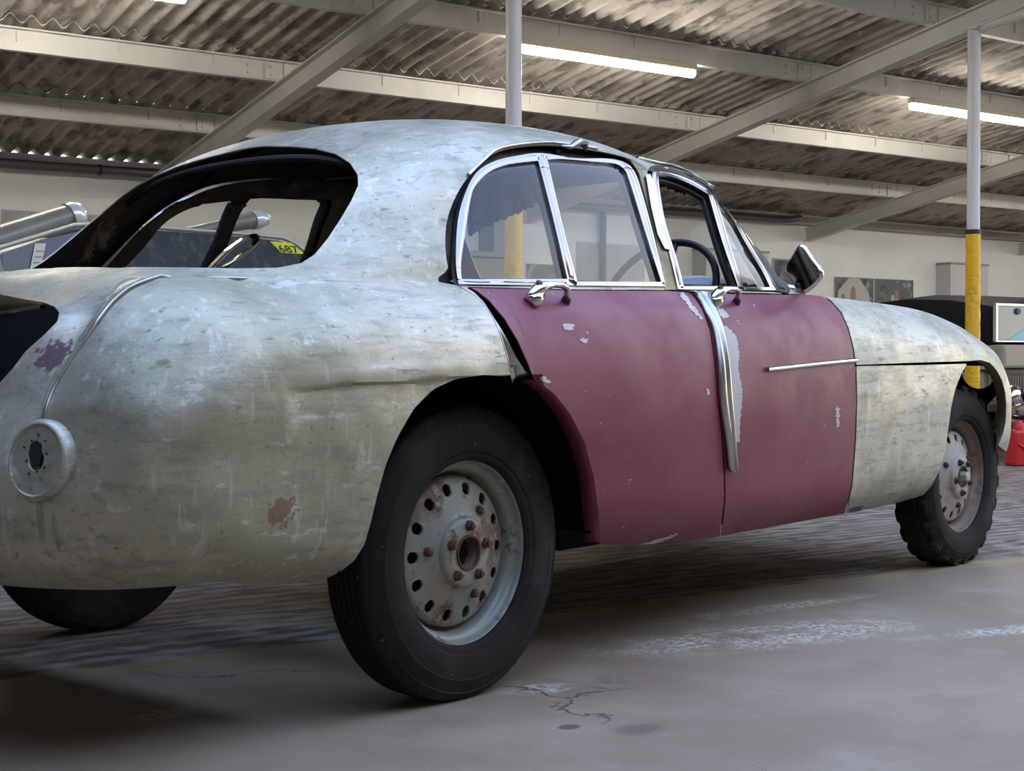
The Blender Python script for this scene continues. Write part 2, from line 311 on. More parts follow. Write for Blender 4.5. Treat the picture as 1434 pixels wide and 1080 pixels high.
M['pic_dark'] = mat('dark_photo_print', (.10, .115, .13), .6, 0, layers=[((.34, .36, .38), 5., .52, .64, .8, (1, 1, 1), 6), ((.03, .035, .045), 4., .5, .62, .9, (1, 1, 1), 5), ((.25, .16, .13), 9., .62, .68, .8, (1, 1, 1), 4)])
M['pic_frame'] = mat('pale_board_frame', (.42, .43, .45), .6)
def board(x0, x1, z0, z1, m, lb, name='display_board', fr=.02):
    t = empty(name, ((x0+x1)/2, Yf, z0)); tag(t, lb, 'poster' if 'poster' in name else 'board')
    w = (x1-x0)/2; h = z1-z0
    MB().box((-w, -.018, 0), (w, -.001, h)).build('backing', M['pic_frame'], t)
    MB().box((-w+fr, -.022, fr), (w-fr, -.0185, h-fr)).build('print', M[m], t); return t
board(3.65, 4.75, 1.35, 2.12, 'pic_grey', 'pale grey display board on the back wall at the left edge')
board(10.0, 10.98, 1.55, 2.13, 'pic_grey', 'grey picture board behind the black downpipe')
board(9.30, 9.74, 1.50, 1.86, 'pic_dark', 'small grey print seen to the right of the yellow pole through the rear side window', 'poster', .005)
board(13.05, 13.62, 1.5, 2.07, 'pic_dark', 'dark picture board behind the door mirror')
t = board(14.15, 15.66, 1.45, 1.875, 'pic_dark', 'long dark photo poster with people above the front wing', 'poster', .005)
M['skin'] = mat('printed_figure_tan', (.28, .20, .15), .7); M['pale_print'] = mat('printed_pale_shape', (.46, .47, .48), .7); M['ink'] = mat('printed_dark_shape', (.045, .06, .06), .7)
def blob(t, x, z, rx, rz, m, name, y=-.0235, n=18):
    b = MB(); V = [(x+rx*math.cos(2*math.pi*k/n), y, z+rz*math.sin(2*math.pi*k/n)) for k in range(n)]; V += [(a, y+.001, c) for a, _, c in V]
    b.add(V, [tuple(range(n))[::-1], tuple(range(n, 2*n))]+[(k, (k+1) % n, n+(k+1) % n, n+k) for k in range(n)]); b.build(name, m, t)
b = MB(); P_ = [(-.73, .0), (-.70, .24), (-.50, .41), (-.30, .41), (-.12, .22), (-.08, .0)]
V = [(x, -.0228, z+.005) for x, z in P_]+[(x, -.022, z+.005) for x, z in P_]; n = len(P_)
b.add(V, [tuple(range(n)), tuple(range(n, 2*n))[::-1]]+[(k, n+k, n+(k+1) % n, (k+1) % n) for k in range(n)]); b.build('printed_tent', M['pale_print'], t)
blob(t, -.42, .20, .05, .11, M['skin'], 'printed_face'); blob(t, -.42, .07, .09, .07, M['pale_print'], 'printed_shirt', -.0245); blob(t, -.61, .15, .035, .06, M['skin'], 'printed_face'); blob(t, -.61, .05, .06, .05, M['ink'], 'printed_shirt', -.0245)
blob(t, .42, .20, .045, .08, M['skin'], 'printed_face'); blob(t, .42, .08, .09, .08, M['pale_print'], 'printed_shirt', -.0245); blob(t, .34, .17, .03, .05, M['pale_print'], 'printed_face')
MB().box((-.035, -.0238, .005), (-.015, -.022, .42)).build('printed_edge', M['pic_frame'], t)
M['boxwhite'] = mat('white_painted_pier', (.60, .615, .635), .8)
for x0, x1, lb in ((16.15, 16.95, 'white boxed pier against the back wall beside the yellow pole'), (11.73, 12.75, 'white boxed pier on the back wall seen through the front door window')):
    t = empty('wall_pier', ((x0+x1)/2, Yf-.0, 0)); tag(t, lb, 'pier', 'wall piers')
    w = (x1-x0)/2; MB().box((-w, -.24, 0), (w, -.001, 2.10)).build('pier', M['boxwhite'], t, bevel=.01); MB().box((-w-.01, -.25, 2.10), (w+.01, -.001, 2.125)).build('ledge', M['concrete_beam'], t)
t = empty('cabinet', (8.42, Yf-.35, 0)); tag(t, 'olive grey cabinet with a ledge against the wall, seen left of the yellow pole', 'cabinet')
M['olive'] = mat('olive_grey_paint', (.23, .23, .19), .6)
MB().box((-.35, -.2, 0), (.35, .34, 1.86)).build('body', M['olive'], t, bevel=.01); MB().box((-.40, -.24, 1.86), (.40, .34, 1.92)).build('ledge', M['olive'], t, bevel=.01); MB().box((.16, -.1, 1.92), (.30, .2, 2.44)).build('post', M['olive'], t)
# ------------------------------------------------------------------ floor: smooth screed in front, rough tamped slab behind
def floormat():
    m = bpy.data.materials.new('workshop_floor'); m.use_nodes = True; n = m.node_tree.nodes; l = m.node_tree.links; p = n['Principled BSDF']
    t = n.new('ShaderNodeTexCoord'); s = n.new('ShaderNodeSeparateXYZ'); l.new(t.outputs['Object'], s.inputs[0])
    def noise(sc, det=6, stre=(1,1,1), dist=0, rough=.6):
        mp = n.new('ShaderNodeMapping'); mp.inputs['Scale'].default_value = stre; l.new(t.outputs['Object'], mp.inputs[0])
        z = n.new('ShaderNodeTexNoise'); z.inputs['Scale'].default_value = sc; z.inputs['Detail'].default_value = det; z.inputs['Distortion'].default_value = dist; z.inputs['Roughness'].default_value = rough; l.new(mp.outputs[0], z.inputs[0]); return z.outputs[0]
    def rng_(x, a, b, c=0, d=1):
        r = n.new('ShaderNodeMapRange'); l.new(x, r.inputs[0]); r.interpolation_type = 'SMOOTHSTEP'
        for k, v in enumerate((a, b, c, d)): r.inputs[k+1].default_value = v
        return r.outputs[0]
    def mth(op, a, b):
        q = n.new('ShaderNodeMath'); q.operation = op
        for k, v in enumerate((a, b)):
            if isinstance(v, (int, float)): q.inputs[k].default_value = v
            else: l.new(v, q.inputs[k])
        return q.outputs[0]
    def mix(f, a, b):
        q = n.new('ShaderNodeMix'); q.data_type = 'RGBA'
        if isinstance(f, float): q.inputs[0].default_value = f
        else: l.new(f, q.inputs[0])
        for k, v in ((6, a), (7, b)):
            if isinstance(v, tuple): q.inputs[k].default_value = (*v, 1)
            else: l.new(v, q.inputs[k])
        return q.outputs[2]
    def ell(cx, cy, rx, ry, soft=.5, a=.0):
        dx = mth('ADD', s.outputs['X'], -cx); dy = mth('ADD', s.outputs['Y'], -cy)
        ca, sa = math.cos(a), math.sin(a)
        u = mth('DIVIDE', mth('ADD', mth('MULTIPLY', dx, ca), mth('MULTIPLY', dy, sa)), rx); v = mth('DIVIDE', mth('ADD', mth('MULTIPLY', dy, ca), mth('MULTIPLY', dx, -sa)), ry)
        d = mth('ADD', mth('MULTIPLY', u, u), mth('MULTIPLY', v, v)); return rng_(d, soft, 1.25, 1, 0)
    yy = s.outputs['Y']
    smooth = mix(rng_(noise(1.1, 8), .38, .64), (.262, .188, .125), (.37, .283, .198))
    smooth = mix(mth('MULTIPLY', rng_(noise(.55, 5), .42, .62), .6), smooth, (.24, .19, .125))
    smooth = mix(mth('MULTIPLY', rng_(noise(3.3, 9), .52, .72), .5), smooth, (.38, .315, .25))
    smooth = mix(mth('MULTIPLY', rng_(noise(60, 3), .62, .74), .35), smooth, (.09, .08, .07))
    gr = rng_(noise(50, 8, (1, 1, 1), .6), .42, .60)                      # exposed aggregate where the skin has worn off
    for (cx, cy, rx, ry, a) in ((2.95, 3.02, .62, .19, -.15), (3.75, 2.65, .55, .07, -.2), (1.22, 3.10, .10, .055, .1), (2.02, 2.83, .11, .06, 0.), (3.3, 3.35, .6, .06, 0.)):
        k = mth('MULTIPLY', ell(cx, cy, rx, ry, .1, a), rng_(noise(7, 6), .36, .56)); smooth = mix(mth('MULTIPLY', mth('MULTIPLY', k, gr), .95), smooth, (.60, .54, .43))
    smooth = mix(mth('MULTIPLY', ell(1.87, 2.50, .028, .022), .8), smooth, (.085, .065, .05))
    smooth = mix(mth('MULTIPLY', ell(1.98, 2.40, .07, .05, .1), .5), smooth, (.10, .07, .065))
    # cracks: thin contour of a noise
    vo = n.new('ShaderNodeTexVoronoi'); vo.feature = 'DISTANCE_TO_EDGE'; vo.inputs['Scale'].default_value = .42
    nzv = n.new('ShaderNodeTexNoise'); nzv.inputs['Scale'].default_value = 1.7; nzv.inputs['Detail'].default_value = 7; l.new(t.outputs['Object'], nzv.inputs[0])
    va = n.new('ShaderNodeVectorMath'); va.operation = 'MULTIPLY_ADD'; l.new(nzv.outputs['Color'], va.inputs[0]); va.inputs[1].default_value = (.9, .9, .0); l.new(t.outputs['Object'], va.inputs[2]); l.new(va.outputs[0], vo.inputs['Vector'])
    crk = rng_(vo.outputs['Distance'], .0008, .0022, 1, 0)
    crk = mth('MULTIPLY', crk, rng_(noise(.8, 3), .46, .56)); smooth = mix(mth('MULTIPLY', crk, .75), smooth, (.05, .042, .038))
    # rough slab with tamping ridges along X
    wob = mth('MULTIPLY', mth('ADD', noise(1.6, 4, (.5, 1, 1)), -.5), .34); w_ = mth('MULTIPLY', mth('ADD', yy, wob), 2*math.pi/.085)
    rid = mth('MULTIPLY', mth('SINE', w_, 0), .55); rid = mth('ADD', rid, mth('MULTIPLY', mth('ADD', noise(13, 9, (.45, 1, 1), .5), -.5), 7.)); ridm = rng_(rid, -1.1, 1.2)
    rough = mix(ridm, (.135, .102, .078), (.40, .325, .262)); rough = mix(mth('MULTIPLY', rng_(noise(2.2, 7), .45, .66), .6), rough, (.22, .175, .14))
    rough = mix(mth('MULTIPLY', rng_(noise(70, 5), .60, .70), .7), rough, (.46, .42, .38))
    edge = mth('ADD', yy, mth('MULTIPLY', mth('ADD', noise(3.5, 5), -.5), .05))
    side = rng_(edge, 3.655, 3.675); strip_ = mth('MULTIPLY', rng_(edge, 3.555, 3.58), rng_(edge, 3.66, 3.675, 1, 0))
    col = mix(side, smooth, rough); col = mix(mth('MULTIPLY', strip_, .85), col, (.34, .245, .125))
    joint = mth('MULTIPLY', rng_(edge, 3.572, 3.576), rng_(edge, 3.578, 3.583, 1, 0)); col = mix(mth('MULTIPLY', joint, .6), col, (.38, .31, .22))
    l.new(col, p.inputs['Base Color']); p.inputs['Specular IOR Level'].default_value = .35
    r_ = mix(side, (.52, .52, .52), (.9, .9, .9)); l.new(r_, p.inputs['Roughness'])
    h = mth('MULTIPLY', mth('MULTIPLY', rid, .35), side); h = mth('ADD', h, mth('MULTIPLY', noise(90, 5), mth('ADD', mth('MULTIPLY', side, .9), .10))); h = mth('ADD', h, mth('MULTIPLY', crk, -.4))
    b = n.new('ShaderNodeBump'); b.inputs['Distance'].default_value = .012; b.inputs['Strength'].default_value = .9; l.new(h, b.inputs['Height']); l.new(b.outputs[0], p.inputs['Normal'])
    return m
o = MB().box((XA, -7, -.05), (XB, WY+.06, 0)).build('floor', floormat()); tag(o, kind='structure')
# ------------------------------------------------------------------ the saloon: one body surface, cut into panels
# station tables: x: zb  w   yb    zbelt  yr    zr    zt
ST=[
(-.60,.332,.845,.645,.935,.50,.985,1.005),
(-.45,.332,.855,.665,.945,.52,1.03,1.09),
(-.30,.332,.860,.690,.950,.49,1.085,1.175),
(-.13,.332,.862,.710,.957,.50,1.185,1.272),
(.09,.345,.862,.728,.962,.545,1.27,1.382),
(.33,.330,.862,.740,.966,.572,1.315,1.442),
(.60,.300,.862,.744,.970,.580,1.338,1.470),
(.90,.280,.862,.745,.975,.580,1.345,1.468),
(1.15,.276,.862,.745,.980,.575,1.325,1.433),
(1.32,.276,.862,.745,.985,.575,1.303,1.392),
(1.46,.276,.861,.742,.988,.600,1.195,1.28),
(1.58,.276,.860,.735,.990,.635,1.085,1.15),
(1.70,.276,.858,.725,.992,.63,1.000,1.03),
(1.90,.276,.855,.712,.990,.58,.995,1.0),
(2.30,.280,.850,.700,.982,.56,.98,.985),
(2.70,.30,.842,.690,.962,.54,.95,.955),
(2.95,.32,.830,.680,.930,.53,.91,.92),
(3.12,.34,.822,.668,.898,.51,.87,.88),
]
def row(x,zb,w,yb,zl,yr,zr,zt):
    def L(a,b,t): return a+(b-a)*t
    bul=.012 if zr>1.1 else 0
    P=[(x,w-.11,zb),(x,w-.04,zb+.06),(x,w-.01,zb+.19),(x,w,.61),(x,w-.004,L(.61,zl,.38)),(x,w-.03,L(.61,zl,.66)),(x,L(w,yb,.62),L(.61,zl,.87)),
     (x,yb,zl),(x,yb-.018,zl+.16*(zr-zl)),(x,L(yb,yr,.50)+bul,L(zl,zr,.5)),(x,L(yb,yr,.8)+bul,L(zl,zr,.82)),
     (x,yr,zr),(x,yr*.72,zr+.66*(zt-zr)),(x,yr*.38,zr+.93*(zt-zr)),(x,0,zt)]
    return P
def rear_rows():
    # wrap rows, tail centre -> corner. each: k0..k7 explicit, k8..k14 fan over the deck
    dx=[-1.25,-1.16,-1.12,-1.06,-.98,-.9,-.8,-.7,-.6,-.4]
    dz=[.45,.56,.64,.74,.83,.895,.945,.98,1.005,1.03]
    def fan(p7,c,drop=.0):
        out=[]
        for t in (.06,.2,.38,.58,.76,.9,1.):
            x=p7[0]+(c[0]-p7[0])*t;y=p7[1]+(c[1]-p7[1])*t
            zd=np.interp(x,dx,dz)-.035*(y/.6)**2
            k=min(1,t/.2)
            z=(p7[2]+(c[2]-p7[2])*t)*(1-k)+zd*k
            out.append((x,y,z))
        out[-1]=c
        return out
    c=(-.62,0,1.003)
    R=[]
    def r(k,c=c):
        k=[((x if x>-.95 else -.95+(x+.95)*.8),y,z) for x,y,z in k]; R.append(k+fan(k[-1],c))
    r([(-1.10,0,.36),(-1.15,0,.40),(-1.165,0,.45),(-1.168,0,.49),(-1.165,0,.525),(-1.155,0,.56),(-1.14,0,.595),(-1.12,0,.64)])
    r([(-1.09,.25,.36),(-1.14,.26,.40),(-1.155,.265,.45),(-1.158,.265,.49),(-1.155,.265,.53),(-1.145,.262,.565),(-1.13,.26,.6),(-1.11,.255,.645)])
    r([(-1.05,.48,.36),(-1.10,.50,.40),(-1.122,.51,.46),(-1.125,.51,.51),(-1.118,.508,.56),(-1.106,.50,.60),(-1.09,.49,.63),(-1.07,.48,.66)])
    r([(-.96,.62,.357),(-1.02,.655,.40),(-1.055,.675,.46),(-1.062,.68,.52),(-1.055,.675,.58),(-1.04,.66,.63),(-1.02,.635,.68),(-1.0,.605,.72)])
    r([(-.84,.70,.355),(-.90,.755,.41),(-.94,.79,.49),(-.95,.797,.57),(-.945,.785,.65),(-.93,.755,.73),(-.915,.70,.80),(-.90,.62,.852)],(-.62,0,1.003))
    r([(-.72,.735,.352),(-.76,.80,.41),(-.78,.835,.51),(-.785,.84,.60),(-.785,.832,.71),(-.785,.80,.80),(-.785,.73,.885),(-.785,.62,.93)],(-.615,0,1.004))
    return R
def net():
    R=rear_rows()+[row(*s) for s in ST]
    # nose
    R+= [
     [(3.23,.72,.35),(3.25,.775,.41),(3.25,.800,.53),(3.245,.803,.61),(3.245,.793,.70),(3.24,.758,.78),(3.225,.71,.835),(3.21,.64,.862),(3.20,.60,.855),(3.2,.54,.85),(3.2,.5,.845),(3.2,.45,.84),(3.2,.33,.84),(3.2,.2,.845),(3.2,0,.85)],
     [(3.30,.68,.35),(3.33,.72,.41),(3.345,.735,.51),(3.35,.74,.59),(3.345,.73,.67),(3.33,.70,.74),(3.31,.655,.785),(3.28,.59,.815),(3.265,.56,.803),(3.26,.5,.80),(3.26,.46,.80),(3.26,.42,.80),(3.26,.3,.80),(3.26,.17,.8),(3.26,0,.80)],
     [(3.33,.58,.35),(3.37,.61,.42),(3.39,.62,.50),(3.395,.62,.58),(3.39,.615,.65),(3.375,.60,.71),(3.35,.58,.75),(3.32,.54,.775),(3.305,.52,.762),(3.30,.47,.76),(3.30,.43,.76),(3.30,.39,.76),(3.30,.28,.76),(3.30,.15,.76),(3.30,0,.76)],
    ]
    return np.array(R,float)
def spl(t,Y,q):
    # natural cubic along axis 0
    n=len(t);h=np.diff(t);sh=Y.shape;Y=Y.reshape(n,-1)
    A=np.zeros((n,n));B=np.zeros_like(Y);A[0,0]=A[-1,-1]=1
    for i in range(1,n-1):
        A[i,i-1]=h[i-1];A[i,i]=2*(h[i-1]+h[i]);A[i,i+1]=h[i]
        B[i]=6*((Y[i+1]-Y[i])/h[i]-(Y[i]-Y[i-1])/h[i-1])
    M=np.linalg.solve(A,B)
    i=np.clip(np.searchsorted(t,q)-1,0,n-2);hh=h[i][:,None];a=(t[i+1]-q)[:,None]/hh;b=1-a
    R=a*Y[i]+b*Y[i+1]+((a**3-a)*M[i]+(b**3-b)*M[i+1])*hh**2/6
    return R.reshape((len(q),)+sh[1:])
def surface(du=.008,dv=.008):
    N=net();nr,nk,_=N.shape
    tu=np.r_[0,np.cumsum(np.linalg.norm(np.diff(N,axis=0),axis=2)[:,2:9].mean(1))]
    tv=np.r_[0,np.cumsum(np.linalg.norm(np.diff(N,axis=1),axis=2)[8:16].mean(0))]
    qu=np.linspace(0,tu[-1],int(tu[-1]/du)+1);qv=np.linspace(0,tv[-1],int(tv[-1]/dv)+1)
    S=spl(tu,N,qu)                       # (U,K,3)
    S=spl(tv,S.transpose(1,0,2),qv).transpose(1,0,2)
    S[:,-1,1]=0
    return S,qu,qv,tu,tv
AXV = np.array([.632, .775, 0.]); AXV /= np.linalg.norm(AXV)
NV = np.array([AXV[1], -AXV[0], 0.])
CO = np.array([-.105, 3.386, 0.])-.74*NV                    # car origin (rear axle, ground) seen from the camera's footing
BXV = np.array([math.sin(HEAD-0), math.cos(HEAD), 0.]) if False else np.array([math.sin(HEAD), math.cos(HEAD), 0.])
BYV = np.array([-BXV[1], BXV[0], 0.])
car = empty('vintage_saloon_car', (float(CO@BXV), float(CO@BYV), 0), math.atan2(float(AXV@BYV), float(AXV@BXV)))
tag(car, 'stripped vintage saloon with bare aluminium wings and roof and dull maroon doors, in the foreground', 'car')
def topx(P):
    """car coordinates -> photograph pixels, used to read off where panel edges lie on the body"""
    P = np.asarray(P, float); Q = CO+P[..., 0:1]*AXV-P[..., 1:2]*NV; Z = P[..., 2]-EYE
    d = Q[..., 1]*math.cos(PITCH)-Z*math.sin(PITCH); u = Z*math.cos(PITCH)+Q[..., 1]*math.sin(PITCH)
    return np.stack([PCX+F*Q[..., 0]/d, PCY-F*u/d], -1)
def pray(x, y):
    a = (x-PCX)/F; b = -(y-PCY)/F; r = np.array([a, math.cos(PITCH)+b*math.sin(PITCH), b*math.cos(PITCH)-math.sin(PITCH)])
    o = np.array([0, 0, EYE])-CO
    return np.array([o@AXV, -(o@NV), o[2]]), np.array([r@AXV, -(r@NV), r[2]])
def ony(x, y, yy):
    o, r = pray(x, y); return o+r*((yy-o[1])/r[1])
def onx(x, y, xx):
    o, r = pray(x, y); return o+r*((xx-o[0])/r[0])
def sdf(P, poly):
    """signed distance in px, positive inside"""
    P = P.reshape(-1, 2); A = np.array(poly, float); B = np.roll(A, -1, 0); d2 = np.full(len(P), 1e18); ins = np.zeros(len(P), bool)
    for a, b in zip(A, B):
        e = b-a; w = P-a; t = np.clip((w@e)/max(e@e, 1e-9), 0, 1); q = w-t[:, None]*e; d2 = np.minimum(d2, (q*q).sum(1))
        c = (a[1] > P[:, 1]) != (b[1] > P[:, 1])
        with np.errstate(divide='ignore', invalid='ignore'): xi = (b[0]-a[0])*(P[:, 1]-a[1])/(b[1]-a[1])+a[0]
        ins ^= c & (P[:, 0] < xi)
    return np.where(ins, 1, -1)*np.sqrt(d2)
def curve(pts, n=6, closed=True):
    """rounded version of a traced outline"""
    P = np.array(pts, float); N = len(P); out = []
    for i in range(N if closed else N-1):
        p0, p1, p2, p3 = (P[(i-1) % N], P[i], P[(i+1) % N], P[(i+2) % N]) if closed else (P[max(i-1, 0)], P[i], P[i+1], P[min(i+2, N-1)])
        for k in range(n):
            t = k/n; out.append(.5*((2*p1)+(-p0+p2)*t+(2*p0-5*p1+4*p2-p3)*t*t+(-p0+3*p1-3*p2+p3)*t**3))
    if not closed: out.append(P[-1])
    return out
def rc(pts, keep=(), n=4):
    P = []
    for i, p in enumerate(pts): P += [p, p] if i in keep else [p]
    return curve(P, n)
# traced outlines (photograph pixels on the near side of the body)
REAR_DOOR = [(652,402),(800,405.5),(936,406.5),(968,409),(984,432),(995,462),(1001,505),(1006,560),(1011,610),(1014.5,660),(1015,700),(1009,752),(925,767),(842,782.5),(838.5,760),(837,720),(831,670),(818,621),(798,581),(776,553),(757,538),(746,530),(738,508),(724,477),(706,447),(684,421),(667,408)]
FRONT_DOOR = [(968,409),(1040,411),(1100,412),(1149,412),(1164,422),(1178,438),(1188,460),(1195,488),(1198.5,515),(1200,560),(1198,620),(1193,680),(1183.5,722),(1100,738),(1009,752),(1015,700),(1014.5,660),(1011,610),(1006,560),(1001,505),(995,462),(984,432)]
DOORS_CUT = [(652,402),(800,405.5),(936,406.5),(1040,411),(1100,412),(1149,412),(1164,422),(1178,438),(1188,460),(1195,488),(1198.5,515),(1200,560),(1198,620),(1193,680),(1183.5,722),(1180,760),(840,860),(842,782.5),(838.5,760),(837,720),(831,670),(818,621),(798,581),(776,553),(757,538),(744,528),(716,527),(712,500),(704,474),(692,445),(678,423),(664,409)]
WING_TOP = [(1149,412),(1149,380),(1500,380),(1500,700),(1397.5,625),(1404,608),(1407.5,592),(1408.5,567),(1407,550),(1402.5,533),(1395,519),(1386,509),(1373,505),(1357,506.5),(1290,508.5),(1198.5,512),(1195,488),(1188,460),(1178,438),(1164,422)]
WING_LOW = [(1198.5,512),(1290,510.5),(1356,508.5),(1348,522),(1339,544),(1333,570),(1329,600),(1324,634),(1317,658),(1306,680),(1291,697),(1270,706),(1250,711),(1183.5,722),(1193,680),(1198,620),(1200,560)]
WING_CUT = [(1149,412),(1149,380),(1500,380),(1560,700),(1400,800),(1180,760),(1183.5,722),(1193,680),(1198,620),(1200,560),(1198.5,512),(1195,488),(1188,460),(1178,438),(1164,422)]
ARCH_R = [(453,813),(478,800),(497,785),(511,762),(520,730),(529,692),(541,650),(557,612),(580,572),(607,545),(640,530),(678,525),(716,527),(760,527),(850,700),(850,900),(453,900)]
OPEN_R = curve([(637,399),(628,375),(624,345),(627,306),(644,265),(669,234),(701,211),(760,203),(822,209),(880,222),(896,240),(907,279),(921,335),(934,402)], 4)
OPEN_R = [p for p in OPEN_R if p[1] < 402.5]
OPEN_F = [(948,405),(934,352),(921,302),(909,262),(906,245),(911,234),(924,231.5),(945,236),(976,253),(1004,273),(1026,297),(1043,323),(1063,352),(1080,380),(1093,409)]
FR_R = [(641,399.5),(637,370),(640,310),(651,270),(667,242),(692,227),(724,219.5),(757,216),(805,223),(849,223.5),(874,229),(888,243),(900,279),(915,335),(927.5,388),(930.5,402)]
G_RQ = [(645,392),(644,370),(650,330),(657,284),(664,262),(682,243.5),(703,233.5),(724,229.5),(752.5,226.5),(773,306),(793,391.5)]
G_R = [(807,395),(787,318),(765.5,225),(786,224),(828,227.5),(860,230.5),(873,238.5),(881,257),(902,325),(924.5,395.5)]
FR_F = [(948,406),(939,368),(929,330),(920,296),(914,262),(912.5,242),(919,235.5),(941,238.5),(971,250.5),(998,267),(1012,281),(1030,305),(1046,331),(1062,358),(1078,385),(1087,407.5)]
G_F = [(0,0),(956,401.5),(946,362),(932,318),(925,285),(921,251),(926,246.5),(945,250.5),(970,261),(991,273.5),(1010,339),(1032,401.5)]
G_F = G_F[1:]
G_FQ = [(1040,402.5),(1020,340),(1003,279),(1015,294),(1029,316),(1041,338),(1055,362),(1068,384),(1077,403)]
REARWIN = [(333,208),(370,204.5),(407,205),(441,208),(470,215.5),(490,228),(501,245),(501.5,260),(492,281),(478,305),(459,334),(441,356),(422,368.5),(389,375),(333,376),(259,374.5),(185,374),(125,378),(40,380),(0,378),(0,200),(150,180),(300,180)]
BOOT = [(-700,380),(-200,392),(-60,405),(0,412.5),(36,419.5),(61,423.6),(76,429),(83,437.5),(80.5,450),(64,467),(36,492),(17,517),(0,536),(-60,606),(-260,650),(-700,650)]
OPEN_F = rc(OPEN_F, (0, len(OPEN_F)-1)); FR_R = rc(FR_R, (0, len(FR_R)-1)); FR_F = rc(FR_F, (0, len(FR_F)-1)); G_RQ = rc(G_RQ, (0, 8, 10)); G_R = rc(G_R, (0, 2, 9)); G_F = rc(G_F, (0, len(G_F)-3, len(G_F)-1)); G_FQ = rc(G_FQ, (0, 2, 8))
S0, QU, QV, TU, TV = surface(.02, .02)
_xs = S0[:, 20, 0]; _u = np.linspace(0, TU[-1], 4000); _x = np.interp(_u, QU, _xs); _w = np.where(_x < .12, 1/.0048, 1/.0095); _c = np.r_[0, np.cumsum((_w[1:]+_w[:-1])/2*np.diff(_u))]
QU = np.interp(np.arange(0, _c[-1]), _c, _u); QU[-1] = TU[-1]; QV = np.linspace(0, TV[-1], int(TV[-1]/.0062))
NETK = np.interp(QV, TV, np.arange(len(TV)))
def prep(qu, qv, plain=False):
    S = spl(TU, net(), qu); S = spl(TV, S.transpose(1, 0, 2), qv).transpose(1, 0, 2)
    K = np.broadcast_to(np.interp(qv, TV, np.arange(len(TV))), S.shape[:2]).copy()
    R = S.copy(); R[..., 1] = -np.maximum(S[..., 1], 0)
    for _ in (0,):
        px = topx(R); Nn = np.cross(np.gradient(R, axis=0), np.gradient(R, axis=1)); Nn /= np.maximum(np.linalg.norm(Nn, axis=2, keepdims=True), 1e-9)
    # pressed details: raised wing crown line round the tail, swage over the rear arch, soft dents
    x, y = px[..., 0], px[..., 1]; side = (K < 8.6)
    crown = sdf(px, [(900,397),(430,397.5),(178,398.5),(168,406),(150,434),(126,469),(101,503),(84,530),(72,553),(64,578),(60,604),(60,900),(900,900)]).reshape(x.shape)
    d = .014*smooth01((crown+3)/5)*smooth01((655-y)/90)*smooth01((620-x)/200)*(K < 11)
    line = np.interp(x, [380,500,600,716], [547,538.5,532,525.5])
    d = d-.011*smooth01((y-line+.5)/2.)*(1-smooth01((y-line)/140))*smooth01((x-385)/70)*(x < 760)*(x > 380)*(K < 7)
    d = d+.0035*np.exp(-((x-560)/150)**2-((y-line+14)/12)**2)*(K < 8)
    d = d+(.0012*np.sin(R[..., 0]*13+1)*np.sin(R[..., 2]*17+2)+.0007*np.sin(R[..., 0]*41)*np.sin(R[..., 2]*37+R[..., 0]*11))*(R[..., 0] < .1)*np.clip((10-K)/3, 0, 1)
    d = d-.004*np.exp(-((x-835)/90)**2-((y-236)/1)**2)
    d = d+.005*np.exp(-(crown/1.7)**2)*smooth01((600-y)/60)*smooth01((470-x)/60)*(K < 10)*(x > 40)
    if plain: d = d*0
    R = R+Nn*d[..., None]; R[np.abs(S[..., 1]) < 1e-5, 1] = 0
    Nn = np.cross(np.gradient(R, axis=0), np.gradient(R, axis=1)); Nn /= np.maximum(np.linalg.norm(Nn, axis=2, keepdims=True), 1e-9)
    return dict(P=R, N=Nn, K=K, px=topx(R), x=R[..., 0], y=-R[..., 1], z=R[..., 2])
G0 = prep(QU, QV)
def klim(g): return np.where(g['x'] > 1.28, 11.15, 12.4)
def sidepoly(g, poly, lim=None):
    s = sdf(g['px'], poly).reshape(g['x'].shape); L = klim(g) if lim is None else lim
    bad = (g['K'] > L) | ((g['x'] > 3.2) & (g['y'] < .56))
    return np.where(bad, -60., s)
def clipgrid(g, f, off=0., flip=False, mirror=False, disp=None):
    P = g['P']+g['N']*off
    if disp is not None: P = P+g['N']*disp[..., None]
    if mirror: P = P*np.array([1, -1, 1])
    U, V, _ = P.shape; idx = -np.ones((U, V), int); ins = f > 0
    verts = []; faces = []
    ii, jj = np.nonzero(ins); idx[ii, jj] = np.arange(len(ii)); verts = list(map(tuple, P[ii, jj]))
    full = ins[:-1, :-1] & ins[1:, :-1] & ins[1:, 1:] & ins[:-1, 1:]
    a, b = np.nonzero(full); q = np.stack([idx[a, b], idx[a+1, b], idx[a+1, b+1], idx[a, b+1]], 1)
    if mirror: q = q[:, ::-1]
    faces = q.tolist()
    anyi = (ins[:-1, :-1] | ins[1:, :-1] | ins[1:, 1:] | ins[:-1, 1:]) & ~full
    cache = {}
    for i, j in zip(*np.nonzero(anyi)):
        c = [(i, j), (i+1, j), (i+1, j+1), (i, j+1)]; out = []
        for k in range(4):
            p, r = c[k], c[(k+1) % 4]; fp, fr = f[p], f[r]
            if fp > 0: out.append(idx[p])
            if (fp > 0) != (fr > 0):
                key = (min(p, r), max(p, r))
                if key not in cache:
                    A_, B_ = key; t = f[A_]/(f[A_]-f[B_]); t = min(max(t, .02), .98)
                    cache[key] = len(verts); verts.append(tuple(P[A_]*(1-t)+P[B_]*t))
                out.append(cache[key])
        if len(out) > 2: faces.append([int(v) for v in (out[::-1] if mirror else out)])
    return verts, faces
